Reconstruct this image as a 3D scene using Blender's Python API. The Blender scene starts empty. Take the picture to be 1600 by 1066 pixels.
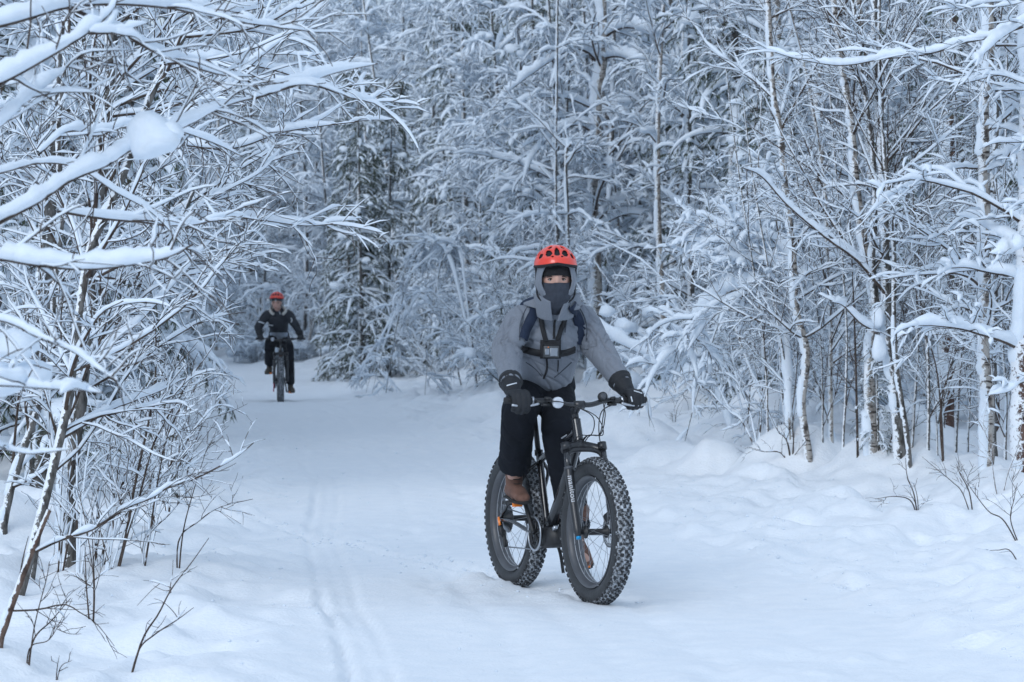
import bpy, bmesh, math, random
import numpy as np
from mathutils import Vector, Matrix, noise as mnoise

# ------------------------------------------------------------------ camera, sky, sun, exposure
SC = bpy.context.scene
COL = SC.collection
CAM_Z = 1.43
FPX = 4800.0                       # focal length in pixels of the 1600 px wide photograph
HOR = 485.0                        # row of the horizon
cam_d = bpy.data.cameras.new('camera')
cam_d.sensor_width = 36.0
cam_d.lens = 36.0 * FPX / 1600.0
cam_d.clip_start = 0.1
cam_d.clip_end = 3000
cam_d.dof.use_dof = True
cam_d.dof.focus_distance = 15.4
cam_d.dof.aperture_fstop = 9.5
cam = bpy.data.objects.new('camera', cam_d)
COL.objects.link(cam)
cam.location = (0, 0, CAM_Z)
cam.rotation_euler = (math.radians(90) - math.atan((533 - HOR) / FPX), 0, 0)
SC.camera = cam

SUN_EL, SUN_AZ = math.radians(30), math.radians(206)
world = bpy.data.worlds.new('World')
SC.world = world
world.use_nodes = True
wn, wl = world.node_tree.nodes, world.node_tree.links
wn.clear()
w_out = wn.new('ShaderNodeOutputWorld')
w_bg = wn.new('ShaderNodeBackground')
w_sky = wn.new('ShaderNodeTexSky')
w_sky.sky_type = 'NISHITA'
w_sky.sun_disc = False
w_sky.sun_elevation = SUN_EL
w_sky.sun_rotation = SUN_AZ
w_mix = wn.new('ShaderNodeMix')
w_mix.data_type = 'RGBA'
w_mix.inputs[0].default_value = 0.80
# cloud layer over the clear sky, brighter overhead than at the horizon as overcast skies are
w_tc = wn.new('ShaderNodeTexCoord'); w_sep = wn.new('ShaderNodeSeparateXYZ'); w_mr = wn.new('ShaderNodeMapRange')
wl.new(w_tc.outputs['Generated'], w_sep.inputs[0]); wl.new(w_sep.outputs[2], w_mr.inputs[0])
w_mr.inputs[3].default_value = 0.90; w_mr.inputs[4].default_value = 1.25
w_mul = wn.new('ShaderNodeMix'); w_mul.data_type = 'RGBA'; w_mul.blend_type = 'MULTIPLY'; w_mul.inputs[0].default_value = 1
w_mul.inputs[6].default_value = (4.7, 5.85, 7.45, 1)
wl.new(w_mr.outputs[0], w_mul.inputs[7]); wl.new(w_mul.outputs[2], w_mix.inputs[7])
wl.new(w_sky.outputs[0], w_mix.inputs[6])
wl.new(w_mix.outputs[2], w_bg.inputs[0])
w_bg.inputs[1].default_value = 0.12
wl.new(w_bg.outputs[0], w_out.inputs[0])

sun_d = bpy.data.lights.new('sun', 'SUN')
sun_d.energy = 1.15
sun_d.angle = math.radians(26)
sun_d.color = (0.93, 0.96, 1.0)
sun = bpy.data.objects.new('sun', sun_d)
COL.objects.link(sun)
# low cloud-veiled sun behind the camera and to its left
sd = Vector((-0.42, -0.86, 0.56)).normalized()
sun.rotation_euler = sd.to_track_quat('Z', 'Y').to_euler()
SC.view_settings.view_transform = 'Standard'
SC.view_settings.look = 'None'
SC.view_settings.exposure = 0.07
SC.view_settings.gamma = 1.0
SC.view_settings.use_curve_mapping = False
SC.cycles.max_bounces = 8
SC.cycles.diffuse_bounces = 5
SC.cycles.glossy_bounces = 3
SC.cycles.transmission_bounces = 4
SC.cycles.caustics_reflective = False
SC.cycles.caustics_refractive = False

# ------------------------------------------------------------------ helpers
def tag(o, label=None, cat=None, group=None, kind=None):
    if label: o['label'] = label
    if cat: o['category'] = cat
    if group: o['group'] = group
    if kind: o['kind'] = kind
    return o

def empty(name, loc=(0, 0, 0), rz=0.0):
    o = bpy.data.objects.new(name, None)
    COL.objects.link(o)
    o.location = loc
    o.rotation_euler = (0, 0, rz)
    o.empty_display_size = 0.1
    return o

def link(name, me, parent=None):
    o = bpy.data.objects.new(name, me)
    COL.objects.link(o)
    if parent: o.parent = parent
    return o

def mesh_np(name, V, F, mats=None, smooth=True, mi=None):
    """mesh from an (n,3) array and an (m,k) face array or a list of such arrays"""
    me = bpy.data.meshes.new(name)
    if isinstance(F, np.ndarray): F = [F]
    F = [f for f in F if len(f)]
    V = np.asarray(V, np.float32)
    me.vertices.add(len(V))
    me.vertices.foreach_set('co', V.ravel())
    nl = sum(f.size for f in F)
    npoly = sum(len(f) for f in F)
    me.loops.add(nl)
    me.loops.foreach_set('vertex_index', np.concatenate([f.ravel() for f in F]).astype(np.int32))
    me.polygons.add(npoly)
    tot = np.concatenate([np.full(len(f), f.shape[1]) for f in F]).astype(np.int32)
    st = np.concatenate([[0], np.cumsum(tot)[:-1]]).astype(np.int32)
    me.polygons.foreach_set('loop_start', st)
    me.polygons.foreach_set('loop_total', tot)
    if smooth: me.polygons.foreach_set('use_smooth', np.ones(npoly, bool))
    for m in (mats or []): me.materials.append(m)
    if mi is not None: me.polygons.foreach_set('material_index', np.asarray(mi, np.int32))
    me.update(calc_edges=True)
    return me

class Geo:
    """collects vertex and face arrays"""
    def __init__(s): s.v, s.f, s.n = [], {}, 0
    def add(s, V, F):
        V = np.asarray(V, float).reshape(-1, 3)
        F = np.asarray(F, int)
        s.f.setdefault(F.shape[1], []).append(F + s.n)
        s.v.append(V); s.n += len(V)
    def mesh(s, name, mat, smooth=True):
        if not s.v: return None
        mats = mat if isinstance(mat, (list, tuple)) else [mat]
        return mesh_np(name, np.concatenate(s.v), [np.concatenate(x) for x in s.f.values()], mats, smooth)
    def obj(s, name, mat, parent=None, smooth=True):
        me = s.mesh(name, mat, smooth)
        return link(name, me, parent) if me else None

def hash2(ix, iy, seed):
    h = (ix * 374761393 + iy * 668265263 + seed * 974634777) & 0xFFFFFFFF
    h = ((h ^ (h >> 13)) * 1274126177) & 0xFFFFFFFF
    return ((h ^ (h >> 16)) & 0xFFFF) / 65535.0

def vnoise(x, y, seed=0):
    ix, iy = np.floor(x).astype(np.int64), np.floor(y).astype(np.int64)
    fx, fy = x - ix, y - iy
    fx, fy = fx * fx * fx * (fx * (fx * 6 - 15) + 10), fy * fy * fy * (fy * (fy * 6 - 15) + 10)
    a, b = hash2(ix, iy, seed), hash2(ix + 1, iy, seed)
    c, d = hash2(ix, iy + 1, seed), hash2(ix + 1, iy + 1, seed)
    return (a + (b - a) * fx) * (1 - fy) + (c + (d - c) * fx) * fy - 0.5

def fbm(x, y, seed=0, oct=3):
    s, a = 0, 1.0
    for k in range(oct):
        s = s + a * vnoise(x * 2 ** k + 17.3 * k, y * 2 ** k - 9.1 * k, seed + k)
        a *= 0.5
    return s

def sstep(a, b, x):
    t = np.clip((x - a) / (b - a), 0, 1)
    return t * t * (3 - 2 * t)

def norm(a): return a / np.maximum(np.linalg.norm(a, axis=-1, keepdims=True), 1e-9)

# ------------------------------------------------------------------ materials
def new_mat(name):
    m = bpy.data.materials.new(name)
    m.use_nodes = True
    nt = m.node_tree
    b = nt.nodes['Principled BSDF']
    return m, nt, b

def plain(name, col, rough=0.6, metal=0.0, spec=0.5, bump=0.0, bscale=200, var=0.0, vscale=8, coat=0.0, sheen=0.0):
    m, nt, b = new_mat(name)
    b.inputs['Base Color'].default_value = (*col, 1)
    b.inputs['Roughness'].default_value = rough
    b.inputs['Metallic'].default_value = metal
    b.inputs['Specular IOR Level'].default_value = spec
    b.inputs['Coat Weight'].default_value = coat
    b.inputs['Sheen Weight'].default_value = sheen
    tc = nt.nodes.new('ShaderNodeTexCoord')
    if var:
        n = nt.nodes.new('ShaderNodeTexNoise'); n.inputs['Scale'].default_value = vscale
        n.inputs['Detail'].default_value = 5
        nt.links.new(tc.outputs['Object'], n.inputs['Vector'])
        r = nt.nodes.new('ShaderNodeMapRange')
        r.inputs[1].default_value = 0.3; r.inputs[2].default_value = 0.7
        r.inputs[3].default_value = 1 - var; r.inputs[4].default_value = 1 + var
        nt.links.new(n.outputs[0], r.inputs[0])
        x = nt.nodes.new('ShaderNodeMix'); x.data_type = 'RGBA'; x.blend_type = 'MULTIPLY'
        x.inputs[0].default_value = 1; x.inputs[6].default_value = (*col, 1)
        nt.links.new(r.outputs[0], x.inputs[7])
        nt.links.new(x.outputs[2], b.inputs['Base Color'])
    if bump:
        n2 = nt.nodes.new('ShaderNodeTexNoise'); n2.inputs['Scale'].default_value = bscale
        n2.inputs['Detail'].default_value = 3
        nt.links.new(tc.outputs['Object'], n2.inputs['Vector'])
        bp = nt.nodes.new('ShaderNodeBump'); bp.inputs['Strength'].default_value = bump
        bp.inputs['Distance'].default_value = 0.01
        nt.links.new(n2.outputs[0], bp.inputs['Height'])
        nt.links.new(bp.outputs[0], b.inputs['Normal'])
    return m

def snow_mat(name, scale, bump, dist):
    m, nt, b = new_mat(name)
    b.inputs['Roughness'].default_value = 0.75
    b.inputs['Specular IOR Level'].default_value = 0.25
    geo = nt.nodes.new('ShaderNodeNewGeometry')
    n = nt.nodes.new('ShaderNodeTexNoise'); n.inputs['Scale'].default_value = scale
    n.inputs['Detail'].default_value = 8; n.inputs['Roughness'].default_value = 0.6
    nt.links.new(geo.outputs['Position'], n.inputs['Vector'])
    bp = nt.nodes.new('ShaderNodeBump'); bp.inputs['Strength'].default_value = bump
    bp.inputs['Distance'].default_value = dist
    nt.links.new(n.outputs[0], bp.inputs['Height'])
    nt.links.new(bp.outputs[0], b.inputs['Normal'])
    cr = nt.nodes.new('ShaderNodeValToRGB')
    cr.color_ramp.elements[0].position = 0.3; cr.color_ramp.elements[0].color = (0.82, 0.86, 0.90, 1)
    cr.color_ramp.elements[1].position = 0.7; cr.color_ramp.elements[1].color = (0.90, 0.92, 0.94, 1)
    nt.links.new(n.outputs[0], cr.inputs[0])
    if 'branches' in name:      # bluish light among the trees put into the snow colour, bluer than the ground
        cr.color_ramp.elements[0].color = (0.74, 0.82, 0.90, 1); cr.color_ramp.elements[1].color = (0.82, 0.88, 0.94, 1)
    nt.links.new(cr.outputs[0], b.inputs['Base Color'])
    return m, nt, b, cr

def bark_mat(name, c1, c2, cdark, sz=(18, 18, 3), streak=None, rough=0.9, dust=0.5):
    m, nt, b = new_mat(name)
    b.inputs['Roughness'].default_value = rough
    b.inputs['Specular IOR Level'].default_value = 0.2
    geo = nt.nodes.new('ShaderNodeNewGeometry')
    mp = nt.nodes.new('ShaderNodeMapping'); mp.inputs['Scale'].default_value = sz
    nt.links.new(geo.outputs['Position'], mp.inputs['Vector'])
    n = nt.nodes.new('ShaderNodeTexNoise'); n.inputs['Scale'].default_value = 1.0
    n.inputs['Detail'].default_value = 6; n.inputs['Roughness'].default_value = 0.65
    nt.links.new(mp.outputs[0], n.inputs['Vector'])
    cr = nt.nodes.new('ShaderNodeValToRGB')
    e = cr.color_ramp.elements
    e[0].position = 0.36; e[0].color = (*cdark, 1)
    e[1].position = 0.64; e[1].color = (*c2, 1)
    x = e.new(0.48); x.color = (*c1, 1)
    nt.links.new(n.outputs[0], cr.inputs[0])
    last = cr.outputs[0]
    if streak:
        mp2 = nt.nodes.new('ShaderNodeMapping'); mp2.inputs['Scale'].default_value = streak
        nt.links.new(geo.outputs['Position'], mp2.inputs['Vector'])
        n2 = nt.nodes.new('ShaderNodeTexNoise'); n2.inputs['Scale'].default_value = 1
        n2.inputs['Detail'].default_value = 3
        nt.links.new(mp2.outputs[0], n2.inputs['Vector'])
        r2 = nt.nodes.new('ShaderNodeMapRange'); r2.inputs[1].default_value = 0.55; r2.inputs[2].default_value = 0.62
        nt.links.new(n2.outputs[0], r2.inputs[0])
        mx = nt.nodes.new('ShaderNodeMix'); mx.data_type = 'RGBA'
        nt.links.new(r2.outputs[0], mx.inputs[0]); nt.links.new(last, mx.inputs[6])
        mx.inputs[7].default_value = (*cdark, 1)
        last = mx.outputs[2]
    # fine snow blown on to the windward side and caught in the bark
    dt = nt.nodes.new('ShaderNodeVectorMath'); dt.operation = 'DOT_PRODUCT'; dt.inputs[1].default_value = (-0.78, -0.40, 0.48)
    nt.links.new(geo.outputs['Normal'], dt.inputs[0])
    n4 = nt.nodes.new('ShaderNodeTexNoise'); n4.inputs['Scale'].default_value = 34; n4.inputs['Detail'].default_value = 7; n4.inputs['Roughness'].default_value = 0.7
    nt.links.new(geo.outputs['Position'], n4.inputs['Vector'])
    ma = nt.nodes.new('ShaderNodeMath'); ma.operation = 'MULTIPLY_ADD'; ma.inputs[1].default_value = 2.6; ma.inputs[2].default_value = -1.3
    nt.links.new(n4.outputs[0], ma.inputs[0])
    ad = nt.nodes.new('ShaderNodeMath'); ad.operation = 'ADD'
    nt.links.new(ma.outputs[0], ad.inputs[0]); nt.links.new(dt.outputs['Value'], ad.inputs[1])
    r4 = nt.nodes.new('ShaderNodeMapRange'); r4.inputs[1].default_value = dust; r4.inputs[2].default_value = dust + 0.18
    nt.links.new(ad.outputs[0], r4.inputs[0])
    m4 = nt.nodes.new('ShaderNodeMix'); m4.data_type = 'RGBA'; m4.inputs[7].default_value = (0.84, 0.87, 0.90, 1)
    nt.links.new(r4.outputs[0], m4.inputs[0]); nt.links.new(last, m4.inputs[6])
    last = m4.outputs[2]
    nt.links.new(last, b.inputs['Base Color'])
    bp = nt.nodes.new('ShaderNodeBump'); bp.inputs['Strength'].default_value = 0.6; bp.inputs['Distance'].default_value = 0.01
    nt.links.new(n.outputs[0], bp.inputs['Height']); nt.links.new(bp.outputs[0], b.inputs['Normal'])
    return m

M = {}
M['snow'], _, _, _ = snow_mat('snow_on_branches', 30, 0.35, 0.01)
M['birch'] = bark_mat('birch_bark', (0.34, 0.31, 0.28), (0.46, 0.44, 0.41), (0.06, 0.05, 0.045), (14, 14, 9), (10, 10, 55))
M['grey_bark'] = bark_mat('grey_brown_bark', (0.10, 0.095, 0.088), (0.19, 0.18, 0.17), (0.04, 0.037, 0.034), (30, 30, 12))
M['red_bark'] = bark_mat('reddish_bark', (0.11, 0.07, 0.055), (0.18, 0.13, 0.105), (0.05, 0.035, 0.03), (25, 25, 14))
M['pine_bark'] = bark_mat('flaky_pine_bark', (0.085, 0.05, 0.04), (0.15, 0.095, 0.075), (0.035, 0.025, 0.022), (16, 16, 7))
M['twig'] = bark_mat('dark_twig', (0.07, 0.052, 0.043), (0.11, 0.085, 0.07), (0.035, 0.026, 0.024), (20, 20, 20), dust=1.3)
M['needle'] = plain('spruce_needles', (0.055, 0.075, 0.04), 0.7, var=0.45, vscale=6)
M['needle_pine'] = plain('pine_needles', (0.07, 0.10, 0.055), 0.7, var=0.4, vscale=6)
# ------------------------------------------------------------------ ground
_yl = [0, 11.8, 15, 21.8, 32, 50, 60, 76, 88, 100, 130]
_xl = [-0.95, -1.15, -1.5, -1.9, -2.75, -5.0, -6.7, -9.3, -13.5, -20, -45]
_yr = [0, 14, 17, 21.8, 30, 44, 60, 70, 80, 92, 110, 130]
_xr = [2.6, 2.75, 2.6, 2.2, 1.55, -0.5, -2.5, -3.8, -6.2, -11.5, -24, -42]
def trail_l(y): return np.interp(y, _yl, _xl)
def trail_r(y): return np.interp(y, _yr, _xr)

# right edge of the packed part; between it and trail_r lies softer, lumpy snow
_y2 = [0, 12, 16.5, 22.5, 32, 44, 60, 72, 80, 92, 110, 130]
_x2 = [2.3, 2.1, 1.65, 0.95, -0.27, -1.65, -3.6, -5.0, -7.2, -12.5, -25, -43]
def trail_m(y): return np.interp(y, _y2, _x2)

_rg = np.random.RandomState(5)
MOUNDS = []
for k in range(230):
    y = _rg.uniform(18, 85)
    side = _rg.rand() < 0.68
    s = _rg.uniform(0.9, 6.5) * (0.6 + y / 70)
    x = trail_r(y) + s if side else trail_l(y) - s
    r = _rg.uniform(0.22, 0.55) * (0.8 + y / 90)
    MOUNDS.append((x, y, r, _rg.uniform(0.12, 0.42) * min(1, s / 1.6)))
# the buried bushes that stand by the bend of the trail and beside the bowed sapling
MOUNDS += [(1.35, 27.0, 0.34, 0.22), (1.75, 26.2, 0.30, 0.26), (2.35, 25.3, 0.42, 0.36), (0.75, 32, 0.4, 0.28), (1.1, 31, 0.5, 0.3),
           (2.0, 23.6, 0.5, 0.16), (2.9, 23.9, 0.45, 0.22), (-0.25, 40, 0.6, 0.25), (0.25, 37, 0.5, 0.3)]

def ground_z(x, y):
    x = np.asarray(x, float); y = np.asarray(y, float)
    sr = x - trail_r(y); sl = trail_l(y) - x
    wob = fbm(x * 0.8, y * 0.35, 3) * 0.5
    sr = sr + wob; sl = sl + wob
    z = 0.27 * sstep(0.0, 1.3, sr) + 0.12 * sstep(1.5, 6, sr) + 0.22 * sstep(0.0, 1.8, sl) + 0.15 * sstep(1.5, 6, sl)
    bank = np.maximum(sstep(-0.5, 0.9, sr), sstep(-0.4, 0.9, sl))
    # ploughed, trodden lumps along both edges
    z += bank * (0.11 * fbm(x * 1.7, y * 1.1, 11) + 0.10 * fbm(x * 4.5, y * 2.6, 21, 3))
    edge = np.exp(-(sr / 0.55) ** 2) + np.exp(-(sl / 0.4) ** 2)
    z += edge * (0.045 + 0.13 * fbm(x * 3.1, y * 1.9, 31, 3))
    sm = x - trail_m(y) + wob * 0.6
    soft = sstep(-0.1, 0.35, sm) * (1 - sstep(0.0, 0.6, sr))
    z += soft * (0.035 + 0.075 * fbm(x * 3.6, y * 1.8, 33, 3))
    rim = np.exp(-(sm / 0.16) ** 2) * (y > 13)
    z += rim * (0.020 + 0.09 * fbm(x * 5.5, y * 2.4, 37, 2))
    # dents left by boots
    dent = sstep(0.22, 0.42, vnoise(x * 2.2, y * 1.5, 41)) * sstep(-0.9, 0.2, sr) * (1 - sstep(1.6, 3.0, sr))
    z -= 0.10 * dent
    # the packed trail
    w = 1 - bank
    z += w * (0.045 * fbm(x * 0.9, y * 0.35, 51) + 0.022 * fbm(x * 5, y * 2.2, 61, 3) * (0.4 + 1.6 * sstep(-0.1, 0.3, vnoise(x * 0.8, y * 0.5, 65))))
    cx = trail_l(y) + 0.42
    for off, wd, dp in ((0.10, 0.024, 0.024), (0.27, 0.020, 0.014), (0.18, 0.09, 0.012)):      # sledge ruts along the left side
        q = x - (cx + off + 0.05 * np.sin(y * 0.55))
        z -= w * dp * (np.exp(-(q / wd) ** 2) - 0.45 * np.exp(-((np.abs(q) - wd * 2.1) / wd) ** 2)) * (1 - sstep(34, 46, y)) * (0.7 + vnoise(x * 4, y * 2, 77))
    for off, dp in ((0.40, 0.020), (0.66, 0.018), (0.52, 0.022), (0.30, 0.018)):        # wide tyre tracks
        q = x - (trail_l(y) + (trail_r(y) - trail_l(y)) * off + 0.08 * np.sin(y * 0.4 + off * 9))
        z -= w * dp * np.exp(-(q / 0.055) ** 2) * (0.6 + vnoise(x * 9, y * 9, 71))
    for (ax_, ay_, hx, hy) in ((0.40, 15.15, 0.366, -0.931), (-3.64, 48.3, 0.085, -0.996)):   # furrows behind both bicycles
        u = -((x - ax_) * hx + (y - ay_) * hy); v = (x - ax_) * -hy + (y - ay_) * hx
        v = v - 0.0045 * np.clip(u - 2, 0, 30) ** 2 * (1 if hx > 0.2 else 0)
        on_ = sstep(-0.05, 0.05, u) * (1 - sstep(9, 16, u))
        z -= on_ * 0.017 * np.exp(-(v / 0.055) ** 4) * (1 + 0.5 * np.sin(u * 95) * (y < 20))
        z += on_ * 0.010 * np.exp(-((np.abs(v) - 0.085) / 0.028) ** 2) * (0.6 + 1.2 * vnoise(x * 14, y * 9, 83))
    for (mx, my, r, h) in MOUNDS:
        d2 = ((x - mx) ** 2 + ((y - my) / 1.25) ** 2) / (r * r)
        sel = d2 < 9
        if np.any(sel): z = z + np.where(sel, h * np.exp(-d2 ** 1.3), 0)
    far = sstep(110, 240, y)
    z += far * 2.0
    return z

def gz(x, y): return float(ground_z(np.array([x]), np.array([y]))[0])

def axis_pts(segs):
    out = []
    for a, b, st in segs: out.append(np.arange(a, b, st))
    return np.concatenate(out + [[segs[-1][1]]])

gx = axis_pts([(-420, -60, 20), (-60, -14, 2.0), (-14, -6, 0.25), (-6, -2.8, 0.10), (-2.8, -1.6, 0.048), (-1.6, -0.3, 0.024), (-0.3, 3.4, 0.048), (3.4, 7, 0.10), (7, 14, 0.25), (14, 60, 2), (60, 420, 20)])
gy = axis_pts([(-30, 6, 2), (6, 11, 0.5), (11, 26, 0.062), (26, 40, 0.12), (40, 60, 0.2), (60, 90, 0.35), (90, 140, 1.0), (140, 700, 20)])
GX, GY = np.meshgrid(gx, gy)
GZ = ground_z(GX, GY)
nyg, nxg = GX.shape
V = np.stack([GX, GY, GZ], -1).reshape(-1, 3)
idx = np.arange(nyg * nxg).reshape(nyg, nxg)
Fq = np.stack([idx[:-1, :-1], idx[:-1, 1:], idx[1:, 1:], idx[1:, :-1]], -1).reshape(-1, 4)
dzx = np.gradient(GZ, axis=1) / np.gradient(GX, axis=1)
dzy = np.gradient(GZ, axis=0) / np.gradient(GY, axis=0)
GN = norm(np.stack([-dzx, -dzy, np.ones_like(GZ)], -1)).reshape(-1, 3)
fc = V[Fq].mean(1)
on = (fc[:, 0] > trail_l(fc[:, 1])) & (fc[:, 0] < trail_r(fc[:, 1])) & (fc[:, 1] < 125) & (fc[:, 1] > 0)

def ground_mat(name, trail):
    m, nt, b, cr = snow_mat(name, 7, 0.5, 0.015)
    geo = nt.nodes.new('ShaderNodeNewGeometry')
    n2 = nt.nodes.new('ShaderNodeTexNoise'); n2.inputs['Scale'].default_value = 48; n2.inputs['Detail'].default_value = 4
    nt.links.new(geo.outputs['Position'], n2.inputs['Vector'])
    bp = [x for x in nt.nodes if x.type == 'BUMP'][0]
    bp2 = nt.nodes.new('ShaderNodeBump'); bp2.inputs['Strength'].default_value = 0.5
    bp2.inputs['Distance'].default_value = 0.012
    nt.links.new(n2.outputs[0], bp2.inputs['Height']); nt.links.new(bp.outputs[0], bp2.inputs['Normal'])
    nt.links.new(bp2.outputs[0], b.inputs['Normal'])
    # specks of litter
    vo = nt.nodes.new('ShaderNodeTexVoronoi'); vo.inputs['Scale'].default_value = 3.2
    nt.links.new(geo.outputs['Position'], vo.inputs['Vector'])
    lt = nt.nodes.new('ShaderNodeMath'); lt.operation = 'LESS_THAN'; lt.inputs[1].default_value = 0.016
    nt.links.new(vo.outputs['Distance'], lt.inputs[0])
    n3 = nt.nodes.new('ShaderNodeTexNoise'); n3.inputs['Scale'].default_value = 1.1
    nt.links.new(geo.outputs['Position'], n3.inputs['Vector'])
    g2 = nt.nodes.new('ShaderNodeMath'); g2.operation = 'GREATER_THAN'; g2.inputs[1].default_value = 0.55
    nt.links.new(n3.outputs[0], g2.inputs[0])
    ml = nt.nodes.new('ShaderNodeMath'); ml.operation = 'MULTIPLY'
    nt.links.new(lt.outputs[0], ml.inputs[0]); nt.links.new(g2.outputs[0], ml.inputs[1])
    mx = nt.nodes.new('ShaderNodeMix'); mx.data_type = 'RGBA'
    mx.inputs[7].default_value = (0.30, 0.29, 0.27, 1)
    nt.links.new(ml.outputs[0], mx.inputs[0]); nt.links.new(cr.outputs[0], mx.inputs[6])
    nt.links.new(mx.outputs[2], b.inputs['Base Color'])
    return m
M['trail'] = ground_mat('packed_snow', True)
M['ground'] = ground_mat('loose_snow', False)
for nm, sel, mat in (('trail', on, M['trail']), ('ground', ~on, M['ground'])):
    ff = Fq[sel]
    used = np.unique(ff)
    re = np.full(len(V), -1); re[used] = np.arange(len(used))
    me = mesh_np(nm, V[used], re[ff], [mat])
    me.normals_split_custom_set_from_vertices(GN[used].tolist())
    tag(link(nm, me), kind='structure')

def wpt(px, py, d):
    """the point at distance d behind pixel (px, py) of the photograph"""
    return np.array([(px - 800) / FPX * d, d, CAM_Z - (py - HOR) / FPX * d])

def hit(px, py, dmax=110):
    ds = np.arange(9, dmax, 0.05)
    X = (px - 800) / FPX * ds; Z = CAM_Z - (py - HOR) / FPX * ds
    below = Z <= ground_z(X, ds)
    k = int(np.argmax(below)) if below.any() else len(ds) - 1
    return np.array([X[k], ds[k], gz(X[k], ds[k])])

def snow_crumbs():
    """loose clods of snow on the soft verge, along the furrows and under the trees"""
    r = np.random.RandomState(9); pts = []
    while len(pts) < 3000:
        y = r.uniform(11.5, 34); q = r.rand()
        if q < 0.45: x = trail_m(y) + abs(r.randn()) * 0.6 - 0.1
        elif q < 0.62: x = trail_l(y) + r.randn() * 0.35
        elif q < 0.80: x = 0.40 - (15.15 - y) * -0.40 * (1 if y > 15.2 else 0) * -1 + r.randn() * 0.16
        else: x = r.uniform(-3, 3.5)
        if q >= 0.62 and q < 0.80:
            u = r.uniform(0, 9); y = 15.15 + u * 0.93; x = 0.40 - u * 0.366 + 0.0045 * max(u - 2, 0) ** 2 + r.randn() * 0.13
        pts.append((x, y))
    pts = np.array(pts); n = len(pts)
    z = ground_z(pts[:, 0], pts[:, 1])
    sz = 0.003 + 0.010 * r.rand(n) ** 4
    o = np.array([[1, 0, 0], [0, 1, 0], [-1, 0, 0], [0, -1, 0], [0, 0, 1], [0, 0, -1]], float)
    f = np.array([[0, 1, 4], [1, 2, 4], [2, 3, 4], [3, 0, 4], [1, 0, 5], [2, 1, 5], [3, 2, 5], [0, 3, 5]])
    V = o[None] * sz[:, None, None] * r.uniform(0.6, 1.3, (n, 6, 1))
    V[..., 2] *= 0.7
    V = V + np.stack([pts[:, 0], pts[:, 1], z + sz * 0.25], -1)[:, None]
    me = mesh_np('snow_crumbs', V.reshape(-1, 3), (f[None] + (np.arange(n) * 6)[:, None, None]).reshape(-1, 3), [M['snow']])
    tag(link('snow_crumbs', me), kind='stuff')
snow_crumbs()
# ------------------------------------------------------------------ tree machinery
def unit_ref(P, T, ref):
    U = ref - (T @ ref)[..., None] * T
    return U

CLEAR = False
def open_view(P):
    """True for the polylines that do not hang before the distant cyclist, where the photograph shows a gap"""
    y = np.maximum(P[..., 1], 0.5)
    px = 800 + P[..., 0] / y * FPX; py = HOR - (P[..., 2] - CAM_Z) / y * FPX
    return ~((px > 388) & (px < 482) & (py > 446) & (py < 636) & (y < 47)).any(axis=1)

def tubes(g, P, R, S, ref=None):
    """round bars along B polylines of N points"""
    P = np.asarray(P, float); B, N, _ = P.shape
    if B == 0: return
    R = np.broadcast_to(R, (B, N))
    if CLEAR:
        m = open_view(P); P, R = P[m], R[m]; B = len(P)
        if B == 0: return
    T = norm(np.gradient(P, axis=1))
    vert = np.abs(T[..., 2]).mean(1) > 0.75
    rf = np.where(vert[:, None, None], np.array([1.0, 0.05, 0]), np.array([0, 0.05, 1.0]))
    U = norm(rf - (T * rf).sum(-1, keepdims=True) * T)
    W = np.cross(T, U)
    a = np.arange(S) * 2 * math.pi / S
    V = P[:, :, None] + R[:, :, None, None] * (np.cos(a)[None, None, :, None] * W[:, :, None] + np.sin(a)[None, None, :, None] * U[:, :, None])
    ring(g, V, B, N, S)

def ring(g, V, B, N, S):
    i = np.arange(B * N * S).reshape(B, N, S)
    j = np.roll(i, -1, axis=2)
    F = np.stack([i[:, :-1], j[:, :-1], j[:, 1:], i[:, 1:]], -1).reshape(-1, 4)
    g.add(V.reshape(-1, 3), F)

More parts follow.
